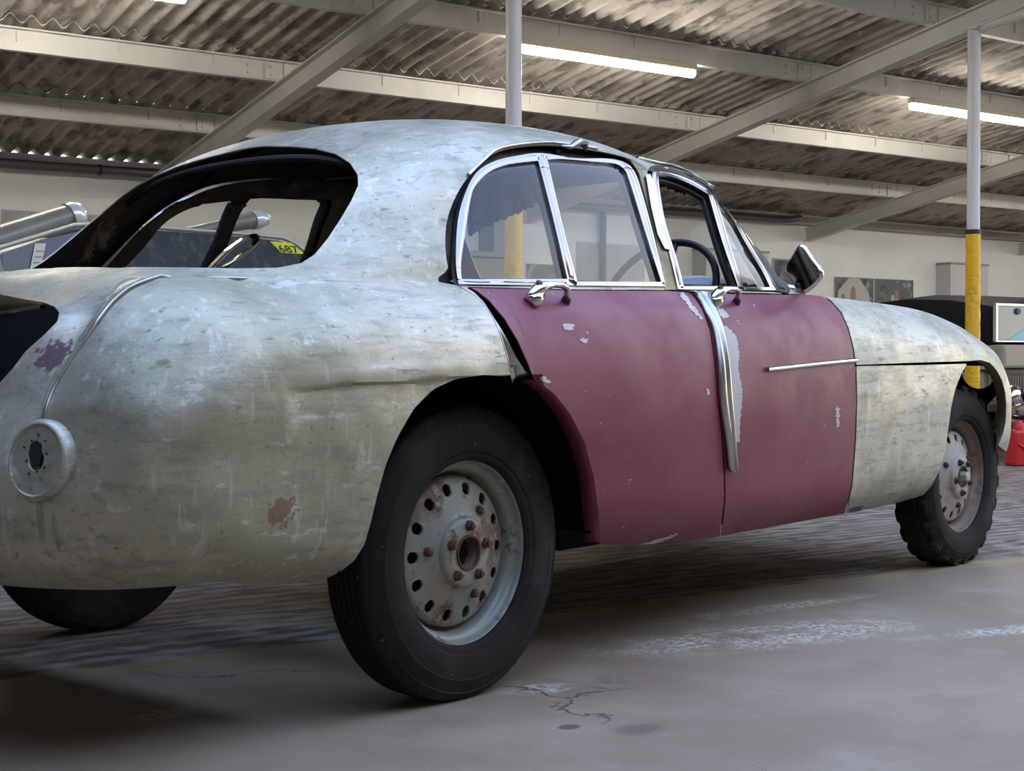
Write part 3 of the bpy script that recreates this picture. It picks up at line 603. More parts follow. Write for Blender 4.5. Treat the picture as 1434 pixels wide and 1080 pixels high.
def skin(name, g, f, mats, thick=.003, off=0., sides=(0,), parent=None, disp=None, weld=False, both=False, keep=.5):
    """sides: 0 right (near), 1 left; both=True puts the two halves in one mesh"""
    res = []
    def link(v, fc):
        me = bpy.data.meshes.new(name); me.from_pydata(v, [], fc)
        for m_ in (mats if isinstance(mats, (list, tuple)) else [mats]): me.materials.append(m_)
        bm = bmesh.new(); bm.from_mesh(me)
        bmesh.ops.remove_doubles(bm, verts=bm.verts, dist=.0004)
        bm.faces.ensure_lookup_table(); seen = set(); comps = []
        for fa in bm.faces:                                      # drop stray crumbs, keep the panel itself
            if fa.index in seen: continue
            st_ = [fa]; seen.add(fa.index); comp = []
            while st_:
                q = st_.pop(); comp.append(q)
                for e_ in q.edges:
                    for h_ in e_.link_faces:
                        if h_.index not in seen: seen.add(h_.index); st_.append(h_)
            comps.append(comp)
        comps.sort(key=len); big = len(comps[-1]) if comps else 0; dead = [q for c_ in (comps[:-1] if keep >= 1 else comps) if len(c_) < big*keep+(keep >= 1) for q in c_]
        if dead: bmesh.ops.delete(bm, geom=dead, context='FACES')
        bm.to_mesh(me); bm.free()
        me.polygons.foreach_set('use_smooth', [True]*len(me.polygons))
        o = bpy.data.objects.new(name, me); COL.objects.link(o); o.parent = parent or car
        if thick:
            s = o.modifiers.new('thickness', 'SOLIDIFY'); s.thickness = thick; s.offset = -1; s.use_rim = True
            if len(me.materials) > 1: s.material_offset = 1
            e = o.modifiers.new('edges', 'EDGE_SPLIT'); e.split_angle = .9; e.use_edge_sharp = False
        res.append(o)
    if both:
        v0, f0 = clipgrid(g, f, off, disp=disp); v1, f1 = clipgrid(g, f, off, mirror=True, disp=disp); k = len(v0)
        link(v0+v1, f0+[[q+k for q in fc] for fc in f1])
    else:
        for s_ in sides: link(*clipgrid(g, f, off, mirror=bool(s_), disp=disp))
    return res
def fine(poly, step=.0028, lim=None, margin=10, plain=False):
    """finer sampling of the part of the body that an outline covers"""
    s = sidepoly(G0, poly, lim); i, j = np.nonzero(s > -margin)
    a, b, c, d = QU[i.min()], QU[i.max()], QV[j.min()], QV[j.max()]
    return prep(np.linspace(a, b, int((b-a)/step)+2), np.linspace(c, d, int((d-c)/step)+2), plain)
def mirrored(o, name=None, parent=None):
    me = o.data.copy(); n = len(me.vertices); co = np.empty(n*3); me.vertices.foreach_get('co', co); co = co.reshape(-1, 3)
    co[:, 1] *= -1; me.vertices.foreach_set('co', co.ravel()); me.flip_normals()
    c = o.copy(); c.data = me; COL.objects.link(c); c.parent = parent or o.parent; return c
GP = G0['P'].reshape(-1, 3); GN = G0['N'].reshape(-1, 3); GX = G0['px'].reshape(-1, 2); GOK = ((G0['K'] <= klim(G0)) & ~((G0['x'] > 3.2) & (G0['y'] < .5))).ravel()
def on(x, y, off=0.):
    """point of the body under a traced pixel, with its normal (car coordinates, near side)"""
    d = np.where(GOK, (GX[:, 0]-x)**2+(GX[:, 1]-y)**2, 1e9); k = int(d.argmin()); o, r = pray(x, y); n = GN[k]
    den = r@n; t = ((GP[k]-o)@n)/den if abs(den) > .12 else np.linalg.norm(GP[k]-o)/np.linalg.norm(r)
    p = o+r*t
    if np.linalg.norm(p-GP[k]) > .03: p = GP[k]
    return p+n*off, n
def ribbon(name, rows, m, thick=.002, parent=None, smooth=True):
    """rows: list of rows of 3-D points, lofted"""
    b = MB(); V = [tuple(p) for r in rows for p in r]; k = len(rows[0])
    b.add(V, [(i*k+j, i*k+j+1, (i+1)*k+j+1, (i+1)*k+j) for i in range(len(rows)-1) for j in range(k-1)])
    o = b.build(name, m, parent or car, smooth, angle=1.2)
    s = o.modifiers.new('thickness', 'SOLIDIFY'); s.thickness = thick; s.offset = 0; return o
def lip(name, px, depth, m, src, parent=None, inx=0., tol=3.):
    """folded return of a panel edge: from the panel's own cut edge straight into the body"""
    bm = bmesh.new(); bm.from_mesh(src.data); L = np.array([v.co[:] for v in bm.verts if v.is_boundary and v.co.y < 0]); bm.free()
    q = topx(L); C = np.array(px, float); seg = np.r_[0, np.cumsum(np.linalg.norm(np.diff(C, axis=0), axis=1))]
    t = np.linspace(0, seg[-1], 700); cx = np.stack([np.interp(t, seg, C[:, 0]), np.interp(t, seg, C[:, 1])], 1)
    d = np.linalg.norm(q[:, None]-cx[None], axis=2); k = d.argmin(1); ok = d.min(1) < tol; s_ = t[k][ok]; P = L[ok]
    T = np.linspace(s_.min(), s_.max(), max(16, int(seg[-1]/7))); h_ = T[1]-T[0]; rows = []
    for u in T:
        w = np.exp(-((s_-u)/(h_*.8))**2)+1e-9; c = (P*w[:, None]).sum(0)/w.sum()+np.array([0, .001, 0]); rows.append([c, c+np.array([inx*.4, depth*.4, 0]), c+np.array([inx, depth, .0])])
    return ribbon(name, rows, m, .0018, parent)
# ---- body shell
g = G0; f = np.full(g['x'].shape, 99.)
for poly, lim in ((DOORS_CUT, 8.7), (ARCH_R, 7.), (OPEN_R, None), (OPEN_F, None)): f = np.minimum(f, -sidepoly(g, poly, lim)-.3)
wc = np.minimum(sidepoly(g, WING_CUT, 8.6), (8.5-g['K'])*40); f = np.minimum(f, -wc)
rw = sdf(g['px'], REARWIN).reshape(f.shape); rw = np.where((g['x'] > .25) | (g['x'] < -.66) | (g['K'] < 7.3), -60, rw); f = np.minimum(f, -rw)
bt = sdf(g['px'], BOOT).reshape(f.shape); bt = np.where((g['x'] > -.55) | (g['K'] < 6.0), -60, bt); f = np.minimum(f, -bt)
ws = np.minimum(np.minimum((g['K']-11.45)*60, (g['z']-1.035)*300), np.minimum((g['x']-1.31)*300, (1.365-g['z'])*300)); f = np.minimum(f, -ws)
hl = (1-np.sqrt(((g['y']-.622)/.058)**2+((g['z']-.742)/.075)**2))*20; hl = np.where(g['x'] > 3.26, hl, -60)
f = np.minimum(f, np.where(g['y'] > .545, np.minimum(-hl, 99), 99))
M['black_shell'] = mat('dark_inside_of_body', (.012, .010, .011), .7, 0, layers=[((.035, .025, .02), 7, .5, .75, .8, (1, 1, 1), 6),
    ((.24, .17, .11), 14, .45, .6, .9, (1, 1, 1), 8, (-.05, .57, 1.10), (.12, .16, .11), (.8, 0)), ((.10, .055, .035), 10, .5, .6, .8, (1, 1, 1), 8, (-.05, .52, 1.2), (.3, .12, .06), (.8, 0))])
shell = skin('body_shell', g, f, [M['alu'], M['black_shell']], .0035, both=True)[0]; shell['label'] = 'bare aluminium rear body, roof and bonnet'
gw = fine(WING_TOP, .0045, 8.6); f = np.minimum(sidepoly(gw, WING_TOP, 8.6)-.9, (8.5-gw['K'])*40)
hl = (1-np.sqrt(((gw['y']-.622)/.058)**2+((gw['z']-.742)/.075)**2))*20; f = np.minimum(f, np.where(gw['x'] > 3.26, -hl, 99))
wings = skin('front_wing', gw, f, [M['alu_front'], M['black_shell']], .003, sides=(0, 1)); wings[0]['label'] = 'bare aluminium front wing with polished streaks'
gw = fine(WING_LOW, .005, 8.6); f = sidepoly(gw, WING_LOW, 8.6)-.9
low = skin('lower_wing_panel', gw, f, [M['alu_front'], M['black_shell']], .003, sides=(0, 1))
# ---- doors
def door(name, poly, frame, glasses, opened, lab):
    gd = fine(poly, .005, 8.8); f = sidepoly(gd, poly, 8.8)-1.1
    ds = skin(name, gd, f, [M['maroon'], M['black_in']], .003, sides=(0, 1)); ds[0]['label'] = lab
    gf = fine(frame, .0026); fo = sidepoly(gf, frame); fr = fo.copy()
    for q in glasses+opened: fr = np.minimum(fr, -sidepoly(gf, q))
    edge = np.minimum(fo, np.min([-sidepoly(gf, q) for q in glasses+opened], 0))
    dp = .0022*smooth01(edge/4.5)-.0012*np.exp(-((edge-2.6)/.8)**2)
    for s_ in (0, 1):
        skin('window_frame', gf, fr, [M['dull_chrome'], M['rubber_seal']], .007, off=.004, sides=(s_,), parent=ds[s_], disp=dp)
        for q in glasses: gq = fine(q, .012, margin=16, plain=True); skin('window_glass', gq, sidepoly(gq, q)+2.5, M['glass'], 0, off=-.004, sides=(s_,), parent=ds[s_])
        # inner black frame seen from inside the cabin
        fi = np.minimum(fo, np.min([-sidepoly(gf, q) for q in glasses+opened], 0)+2.5)
        skin('inner_frame', gf, fi, M['rubber_seal'], .012, off=-.012, sides=(s_,), parent=ds[s_])
    return ds
rd = door('rear_door', REAR_DOOR, FR_R, [G_RQ, G_R], [], 'maroon rear door with chipped paint')
fd = door('front_door', FRONT_DOOR, FR_F, [G_FQ], [G_F], 'maroon front door with a chrome strip and bare filler patch')
# pillars and rails behind the door frames
BANDR = curve([(628,402),(618,375),(614,345),(617,300),(636,256),(663,226),(698,203),(760,196),(822,202),(884,215),(900,234),(912,275),(926,335),(940,402)], 3)
gp = fine(BANDR, .006); f = np.minimum(sidepoly(gp, BANDR), -np.maximum(sidepoly(gp, G_RQ), sidepoly(gp, G_R))-3)
f = np.minimum(f, -sidepoly(gp, FR_R)+7); skin('cant_rail', gp, f, M['brown_in'], .004, off=-.026, sides=(0, 1))
BANDF = [(962,410),(938,352),(925,302),(912,262),(900,240),(903,228),(925,223),(950,228),(985,245),(1012,266),(1034,290),(1052,320),(1072,350),(1092,380),(1108,412)]
gp = fine(BANDF, .006); f = np.minimum(sidepoly(gp, BANDF), -np.maximum(sidepoly(gp, G_FQ), sidepoly(gp, G_F))-3)
skin('screen_pillar_frame', gp, f, M['brown_in'], .004, off=-.026, sides=(0, 1), keep=1.)
BP = [(884,224),(904,236),(909,262),(921,302),(934,352),(948,405),(932,405),(919,335),(905,279),(896,243)]
gp = fine(BP, .003); skin('centre_pillar', gp, sidepoly(gp, BP)+1, M['bpillar'], .004, off=.0012, sides=(0, 1))
STRIPP = [(902,247),(908,246),(915,262),(922,298),(932,335),(937,352),(928,350),(918,330),(909,292)]
gp = fine(STRIPP, .003); st = skin('bent_pillar_strip', gp, sidepoly(gp, STRIPP), M['alu_strip'], .002, off=.008, sides=(0,)); st[0]['label'] = 'bent bare metal strip on the centre pillar'
AP = [(1002,268),(1010,275),(1030,296),(1052,326),(1078,362),(1106,406),(1104,412),(1086,409),(1064,370),(1046,339),(1028,308),(1012,285)]
gp = fine(AP, .003, 11.9); s_ = sdf(gp['px'], AP).reshape(gp['x'].shape); s_ = np.where(gp['K'] > 11.9, -60, s_)
skin('screen_pillar_rubber', gp, s_, M['rubber_seal'], .006, off=.003, sides=(0, 1), disp=.003*np.sin(s_*1.1))
# windscreen glass
f = np.minimum(np.minimum((G0['K']-11.35)*60, (G0['z']-1.028)*300), np.minimum((G0['x']-1.30)*300, (1.372-G0['z'])*300))
skin('windscreen', G0, f, M['glass'], 0, off=-.004, both=True)
# drip moulding over the side windows
dl = curve([(655,246),(676,226),(701,208.5),(760,201),(800,204),(822,207),(880,219),(920,229),(950,236),(978,251),(998,264)], 4, False)
pts = [tuple(on(x, y, .004)[0]) for x, y in dl]
o = MB().tube(pts, .0045, 8).build('drip_moulding', M['alu_strip'], car, True); mirrored(o)
# crumpled lump of the moulding above the rear door
p, n = on(806, 211, .006); pts = [p+np.array([dx, 0, 0])*1.+n*dn+np.array([0, 0, dz]) for dx, dn, dz in ((-.07, 0, .0), (-.035, .006, -.004), (-.008, .018, .004), (.02, .014, .008), (.045, .0, .0))]
o = MB().tube(pts, [.004, .012, .017, .015, .003], 7, flat=.6).build('crumpled_moulding', M['alu_strip'], car); o['label'] = 'crumpled end of the gutter moulding'
# inner structure under the wing and door gaps
ARB = [(440,830),(455,790),(500,740),(520,670),(545,600),(575,555),(610,525),(650,505),(720,500),(775,515),(815,550),(842,610),(856,680),(862,900),(440,900)]
f = np.minimum((7.6-G0['K'])*30, np.minimum((G0['x']+.95)*200, (1.85-G0['x'])*200)); f = np.minimum(f, -sidepoly(G0, ARB, 8.5)); f = np.minimum(f, (G0['z']-.40)*300)
skin('inner_body', G0, f, M['well'], .003, off=-.045, sides=(0, 1))
# ---- folded edges
M['arch_tan'] = mat('tan_primer_inner_edge', (.36, .32, .21), .55, .3, layers=[((.22, .19, .12), 8, .5, .7, .7, (1, 1, 1), 6)])
arch_edge = curve([(453,813),(478,800),(497,785),(511,762),(520,730),(529,692),(541,650),(557,612),(580,572),(607,545),(640,530),(678,525.5),(714,526.5)], 4, False)
o = lip('arch_return', arch_edge, .022, M['alu_strip'], shell); mirrored(o)
de = curve([(748,533),(757,538),(776,553),(798,581),(818,621),(831,670),(837,720),(838.5,760),(842,781)], 4, False)
o = lip('door_edge_return', de, .045, M['maroon'], rd[0], rd[0]); mirrored(o, parent=rd[1])
fe = curve([(1357,507),(1373,505.5),(1386,509.5),(1395,519.5),(1402.5,533.5),(1406.5,550),(1407.5,567),(1406.5,592),(1403,608),(1397,625)], 4, False)
o = lip('arch_return', fe, .036, M['arch_tan'], wings[0], wings[0], .0, 5.); mirrored(o, parent=wings[1])
le = curve([(1356,509),(1348,522),(1339,544),(1333,570),(1329,600),(1324,634),(1317,658),(1306,680),(1291,697),(1270,706)], 4, False)
o = lip('panel_edge_return', le, .015, M['alu_front'], low[0], low[0]); mirrored(o, parent=low[1])
# torn flange hanging between rear wing and rear door
rows = []
for (a, b) in zip(curve([(640,400),(660,411),(676,424),(690,445),(702,474),(710,500),(715,526),(718,536)], 3, False), curve([(652,403.5),(668,411),(683,424),(699,445),(714,470),(726,494),(738,514),(746,529)], 3, False)):
    p, n = on(*a, .001); q, m_ = on(*b, -.012); w = np.linalg.norm(q-p)
    rows.append([p, p*.75+q*.25-n*(.004+w*.30), p*.5+q*.5-n*(.002+w*.22)+0, p*.25+q*.75-n*(.006+w*.30), q])
o = ribbon('torn_wing_flange', rows, M['alu_strip'], .0015); o['label'] = 'torn bare metal flange of the rear wing'
# metal strip peeled over the gap between the doors
L_ = curve([(962,409),(972,413),(985.5,435.5),(996.7,463),(1002.8,505),(1006,560.5),(1013,616),(1016,652),(1019,660)], 4, False)
R_ = curve([(996,410.5),(998,424),(1005,438),(1013,463),(1020,505),(1023,547),(1026,600),(1027,635),(1027,661)], 4, False)
rows = []
for k, (a, b) in enumerate(zip(L_, R_)):
    p, n = on(*a, .002); q, m_ = on(*b, .002); u = k/len(L_); r = []
    for t, h in ((0, .0), (.14, .010), (.3, .012), (.42, .004), (.55, .013), (.72, .011), (.86, .006), (1, .0)): r.append(p*(1-t)+q*t+n*(h*(.6+.8*u)+.004*u))
    rows.append(r)
o = ribbon('peeled_metal_strip', rows, M['alu_strip'], .0015); o['label'] = 'peeled bare metal strip over the gap between the doors'
def patch(name, poly, m, off, parent, lab=None, step=.003, rough=0.):
    gg = fine(poly, step, 8.8, 14); s = sdf(gg['px'], poly).reshape(gg['x'].shape)
    if rough: s = s+rough*(np.sin(gg['x']*310)*np.sin(gg['z']*270+gg['x']*90)+.6*np.sin(gg['z']*610))
    s = np.where(gg['K'] > 8.8, -60, s); o = skin(name, gg, s, m, .0006, off=off, sides=(0,), parent=parent)[0]
    if lab: o['label'] = lab
    return o
patch('bare_patch', [(1009,455),(1014,456),(1022,461),(1032,474),(1035,500),(1033,515),(1039,545),(1039,560),(1036,590),(1035,619),(1026,620),(1023,600),(1020,560),(1016,505),(1009,463)], M['filler'], .0012, fd[0], 'pale bare patch where the paint is gone', rough=.8)
patch('bare_patch', [(1002,432),(1012,433),(1020,441),(1019,446),(1012,446),(1006,440)], M['filler'], .0012, fd[0], rough=.8)
patch('bare_patch', [(950,411),(958,411),(968,425),(984,446),(981,448),(966,432)], M['filler'], .0012, rd[0], rough=1.6)
patch('paint_chip', [(788,455),(795,452),(804,456),(802,462),(792,463)], M['filler'], .0012, rd[0], rough=1.5)
patch('paint_chip', [(811,476),(817,474),(824,477),(818,481)], M['filler'], .0012, rd[0], rough=1.2)
patch('paint_chip', [(756,526),(763,528),(772,536),(766,537),(757,532)], M['filler'], .0012, rd[0], rough=1.2)
patch('paint_chip', [(988,543),(992,545),(994,552),(990,554)], M['filler'], .0012, rd[0], rough=.6)
patch('paint_chip', [(1170,570),(1175,571),(1175,598),(1171,599)], M['filler'], .0012, fd[0], rough=1.6)
patch('paint_chip', [(876,768),(905,760),(948,747),(949,749),(910,764),(880,772)], M['filler'], .0012, rd[0], rough=.9)
patch('paint_chip', [(840,772),(852,770),(862,778),(846,783),(840,783)], M['filler'], .0012, rd[0], rough=1.8)
patch('lip_tape', [(1189,713),(1200,709),(1209,708),(1205,715),(1188,719)], M['gutter'], .0012, None)
# chrome waist strip on the front door
pts = [on(x, y, .004)[0] for x, y in ((1073,518),(1105,514.5),(1140,510.5),(1170,507.5),(1197,505))]
o = MB().tube(pts, .0075, 10, flat=1.).build('chrome_strip', M['chrome'], fd[0], True)
# ---- door handles
def handle(a, b, par):
    p, n = on(*a, 0); q, m_ = on(*b, 0); ax_ = (q-p)/np.linalg.norm(q-p); up = np.cross(n, ax_); up = up if up[2] > 0 else -up; L = np.linalg.norm(q-p)
    def at(s, h, v=0.): return p+ax_*s*L+n*h+up*v
    path = [at(-.42, .004, -.004), at(-.30, .014, .0), at(-.1, .028, .006), at(.12, .036, .011), at(.4, .040, .013), at(.7, .040, .013), at(.9, .036, .011), at(1.0, .022, .006), at(1.02, .0, .0)]
    o = MB().tube(path, [.006, .016, .020, .015, .010, .0095, .0095, .009, .010], 14, flat=.8).build('door_handle', M['chrome'], par, True, angle=2)
    # rear boss reaching down to the skin, and the lock
    base = [at(-.35, -.002, -.012), at(-.20, .010, -.008), at(-.05, .022, .0)]
    MB().tube(base, [.020, .021, .016], 14).build('handle_boss', M['chrome'], o, True, angle=2)
    MB().tube([at(-.12, .040, .010), at(-.12, .049, .012)], [.009, .008], 14).build('lock', M['dull_chrome'], o, True, angle=.9)
    MB().tube([at(1.02, -.002, 0), at(1.02, .012, .002)], [.013, .011], 14).build('handle_foot', M['black'], o, True, angle=.9)
    return o
h1 = handle((752,421), (791,423), rd[0]); h2 = handle((1003,423), (1030,424), fd[0])
for h, pr in ((h1, rd[1]), (h2, fd[1])):
    c = mirrored(h, parent=pr)
    for ch in [x for x in COL.objects if x.parent == h]: mirrored(ch, parent=c)
# ---- door mirror: cup with a flat face, stalk and foot
mc = ony(1123, 376, -.83); o_, r_ = pray(1123, 376); fw = -r_/np.linalg.norm(r_); fw = fw+np.array([-.35, .35, .1]); fw /= np.linalg.norm(fw)
rt = np.cross(np.array([0, 0, 1.]), fw); rt /= np.linalg.norm(rt); upv = np.cross(fw, rt)
outl = curve([(-.004,.074),(.034,.030),(.066,-.016),(.046,-.050),(-.004,-.076),(-.036,-.030),(-.058,.004),(-.036,.034)], 5)
b = MB(); V = []; nn = len(outl)
for k_, d_ in ((.90,.004),(1.0,.0),(.98,-.018),(.80,-.042),(.45,-.058),(.05,-.062)): V += [tuple(mc+rt*x*k_+upv*y*k_+fw*d_) for x, y in outl]
b.add(V, [(r*nn+k, r*nn+(k+1) % nn, (r+1)*nn+(k+1) % nn, (r+1)*nn+k) for r in range(5) for k in range(nn)]+[tuple(range(5*nn, 6*nn))])
mir = b.build('door_mirror', M['chrome'], car, True, angle=1.5); mir['label'] = 'chrome door mirror on a stalk'
b = MB(); b.add([tuple(mc+rt*x*.9+upv*y*.9+fw*.0035) for x, y in outl]+[tuple(mc+rt*x*.9+upv*y*.9+fw*.001) for x, y in outl], [tuple(range(nn)), tuple(range(nn, 2*nn))[::-1]]+[(k, nn+k, nn+(k+1) % nn, (k+1) % nn) for k in range(nn)])
b.build('mirror_glass', mat('mirror_face', (.62, .62, .60), .04, 1.), mir)
ft, fn_ = on(1098, 409, 0.)
MB().tube([ft-fn_*.004, ft+fn_*.012+np.array([.01, -.0, .004]), ft+np.array([.04, -.045, .012]), mc-upv*.05-fw*.03, mc-upv*.02-fw*.05], [.016, .013, .008, .010, .012], 12).build('mirror_stalk', M['chrome'], mir, True, angle=2)
MB().tube([mc-upv*.052+fw*.004-rt*.012, mc-upv*.052+fw*.012-rt*.012], [.008, .007], 12).build('pivot_screw', M['black'], mir, True)
# ---- tail lamp mount on the rear corner
bp, bn = on(57, 645, .0); dirn = np.array([-.98, -.16, .13]); dirn /= np.linalg.norm(dirn)
rot = Vector((0, -1, 0)).rotation_difference(Vector(dirn)).to_matrix().to_4x4(); Mt = Matrix.Translation(Vector(bp)+Vector(dirn)*.008) @ rot
b = MB().lathe([(.077,-.060),(.0765,-.030),(.075,-.004),(.071,.003),(.066,.005),(.063,.001),(.060,.001),(.020,.003),(.018,.001),(.017,-.02)], 48, Mt)
mount = b.build('tail_lamp_mount', alu('bare_aluminium_mount', (.46, .45, .37), []), car, True, angle=.8); mount['label'] = 'bare round tail lamp mount'
b = MB(); V = [(-.014,-.0040,.030),(-.018,-.0040,.012),(-.009,-.0040,-.012),(.009,-.0040,-.012),(.016,-.0040,.010),(.013,-.0040,.028),(0,-.0040,.036)]
V = [Mt @ Vector(v) for v in V]; V2 = [v-Vector(dirn)*.006 for v in V]; k = len(V)
b.add(V+V2, [tuple(range(k)), tuple(range(k, 2*k))[::-1]]+[(i, k+i, k+(i+1) % k, (i+1) % k) for i in range(k)]); b.build('bulb_hole', M['black'], mount)
for i in range(9):
    a = .7*i+.2; r = .022+.004*math.sin(i*3); c = Mt @ Vector((r*math.sin(a)*1.3, -.0030, r*math.cos(a)*1.6+.01)); MB().tube([c, c+Vector(dirn)*.0018], .0022, 6).build('screw_hole', M['black'], mount)
edg = [on(x, y, -.002)[0] for x, y in ((-110,402),(-60,405.5),(-25,409),(0,412.5),(18,416.5),(36,420),(58,424))]
gtr = [p+np.array([.012*k_, 0, -.045*k_]) for p, k_ in zip(edg, (1.3, 1.15, 1., .85, .6, .35, .12))]
ribbon('boot_channel', [[p, p*.5+q*.5, q] for p, q in zip(edg, gtr)], M['bpillar'], .002)
MB().tube(gtr, .0055, 8).build('boot_gutter', M['chrome'], car, True)
MB().box((-1.02,-.50,.45), (-.99,.50,.60)).build('boot_back_panel', M['black_in'], car)
bead = curve([(440,397.3),(300,398),(185,398.4),(174,400.5),(167,407),(150,434),(126,469),(101,503),(84,530),(72,553),(64,577),(60,598)], 5, False)
pts = []
for x, y in bead:
    t_ = float(smooth01(np.array((y-405)/40))); a_ = ony(x, y, float(np.interp(x, [170, 440], [-.625, -.665]))); c_ = on(x, y, 0)[0]; p = a_ if t_ <= 0 else a_*(1-t_)+c_*t_
    pts.append(p)
for _ in range(3): pts = [pts[0]]+[(pts[i-1]+2*pts[i]+pts[i+1])/4 for i in range(1, len(pts)-1)]+[pts[-1]]
seed = pts; pts = []
for p in seed: k = int(((GP-p)**2).sum(1).argmin()); nn_ = GN[k]; pts.append(p-nn_*float((p-GP[k])@nn_)+nn_*(.0010+.0022*float(nn_[2] > .6)))
o = MB().tube(pts, .0034, 8).build('wing_bead', M['alu_strip'], car, True, angle=2); mirrored(o)
# ---- inside of the car
MB().box((.46,-.66,.29), (3.1,.66,.33)).build('floor_pan', M['well'], car)
MB().box((-.40,-.62,.33), (-.37,.62,.93)).build('rear_bulkhead', M['black_in'], car)
MB().box((1.62,-.68,.33), (1.66,.68,.95)).build('front_bulkhead', M['black_in'], car)
b = MB(); b.box((1.40,-.63,.90), (1.57,.63,1.018)); b.build('dashboard', mat('dark_red_wood_dash', (.055,.018,.015), .5), car, bevel=.012)
cl = MB(); V = []; nx, ny = 20, 12
c0 = ony(984, 393, -.42)
for i in range(nx):
    for j in range(ny):
        a = i/(nx-1)-.5; c_ = j/(ny-1)-.5; V.append((1.49+a*.145, -.42+c_*.34, 1.022+.034*math.exp(-(a*3)**2-(c_*2.4)**2)+.004*math.sin(a*25+c_*9)))
cl.add(V, [(i*ny+j, (i+1)*ny+j, (i+1)*ny+j+1, i*ny+j+1) for i in range(nx-1) for j in range(ny-1)])
o = cl.build('dust_cloth', mat('white_cloth', (.62,.66,.74), .7), None, True, angle=2); o.matrix_world = Matrix.Translation(car.location) @ Matrix.Rotation(car.rotation_euler.z, 4, 'Z')
s = o.modifiers.new('t', 'SOLIDIFY'); s.thickness = .004; tag(o, 'white cloth lying on the dashboard, seen through the open front door window', 'cloth')
# steering wheel
wc_ = ony(922, 415, -.36); b = MB(); R0 = .205; ax2 = Vector((-.86, 0, .5)).normalized(); e1 = Vector((0, 1, 0)); e2 = ax2.cross(e1)
ring = [Vector(wc_)+e1*(R0*math.cos(a))+e2*(R0*math.sin(a)) for a in np.linspace(0, 2*math.pi, 49)]
sw = b.tube(ring, .012, 10, cap=False).build('steering_wheel', M['black'], car, True, angle=2)
for a in (.5, 2.6, 4.7): MB().tube([Vector(wc_), Vector(wc_)+e1*(R0*math.cos(a))+e2*(R0*math.sin(a))], .009, 8).build('spoke', M['black'], sw, True)
MB().tube([Vector(wc_)+ax2*.03, Vector(wc_)-ax2*.38], [.035, .022], 16).build('steering_column', M['black'], sw, True)
# torn headlining
M['lining'] = mat('torn_black_headlining', (.016, .015, .017), .9, 0, layers=[((.045, .04, .045), 9, .5, .7, .7, (1, 1, 1), 8)])
def torn(top, bot, y, name, amp=.02):
    T = curve(top, 6, False); B_ = curve(bot, 6, False); rows = []
    for k in range(max(len(T), len(B_))):
        a = T[min(int(k*len(T)/max(len(T), len(B_))), len(T)-1)]; c_ = B_[min(k, len(B_)-1)]; c_ = (c_[0], c_[1]+1.6*math.sin(k*2.3)+1.2*math.sin(k*5.1))
        rows.append([ony(a[0]*(1-t)+c_[0]*t, a[1]*(1-t)+c_[1]*t, y+amp*math.sin(k*.55+t*1.5)*t) for t in (0, .25, .5, .75, 1)])
    return ribbon(name, rows, M['lining'], .003)
torn([(650,228),(690,215),(730,210),(770,207)], [(656,331),(664,327),(680,318),(700,309),(722,300),(742,290),(756,281),(772,268)], -.50, 'torn_headlining')
torn([(915,240),(940,238),(970,246),(1000,264)], [(915,262),(930,262),(942,266),(955,271),(965,272),(972,268),(985,279),(1000,292)], -.50, 'torn_headlining', .01)
rows = []
for (a, c_) in zip(curve([(657,327),(668,318),(682,308),(697,299)], 5, False), curve([(657,322),(666,312),(680,303),(697,297)], 5, False)): rows.append([ony(*a, -.54), ony((a[0]+c_[0])/2, (a[1]+c_[1])/2, -.55), ony(*c_, -.54)])
ribbon('torn_lining_edge', rows, M['dull_chrome'], .002)
# roof sticks and far quarter trim strip
for xs in (-.05, .25, .6, .95):
    i = int(np.abs(G0['x'][:, -1]-xs).argmin()); prof = [G0['P'][i, j]-G0['N'][i, j]*.022 for j in range(0, len(QV), 6) if NETK[j] > 11.1]
    pts = prof+[p*np.array([1, -1, 1]) for p in prof[::-1][1:]]
    MB().tube(pts, .010, 8).build('roof_stick', M['black_shell'], car, True)
rows = []
cc = curve([(291,380),(303,367),(318,352),(335,339),(346,332),(355,333),(357,340),(348,350),(330,364),(308,378)], 4, False)
for k in range(len(cc)): q = ony(*cc[k], .38); rows.append([q+np.array([-.012, 0, .0]), q+np.array([0, -.02, .008]), q+np.array([.012, 0, .0])])
ribbon('curled_trim_strip', rows, M['chrome'], .002)['label'] = 'curled bright trim strip inside the cabin'
# boot floor
MB().box((-1.08,-.5,.42), (-.45,.5,.44)).build('boot_floor', M['well'], car)
# wheel wells
for s_ in (1, -1):
    for xc, r0, y_in in ((0., .44, .50), (2.9, .44, .48)):
        b = MB(); V = []; n_ = 30
        for yv in (y_in, .775):
            for k in range(n_+1):
                a = math.pi*k/n_; V.append((xc+r0*math.cos(a), -s_*yv, .345+r0*math.sin(a)))
        rng_k = range(n_) if xc < 1 else range(12, n_)
        b.add(V, [(k, k+1, n_+2+k, n_+1+k) for k in rng_k])
        b.add([(xc, -s_*y_in, .345)]+V[:n_+1], [(0, k+2, k+1) for k in (range(n_) if xc < 1 else range(12, n_))])
        b.build('wheel_well', M['well'], car, True, angle=1.)
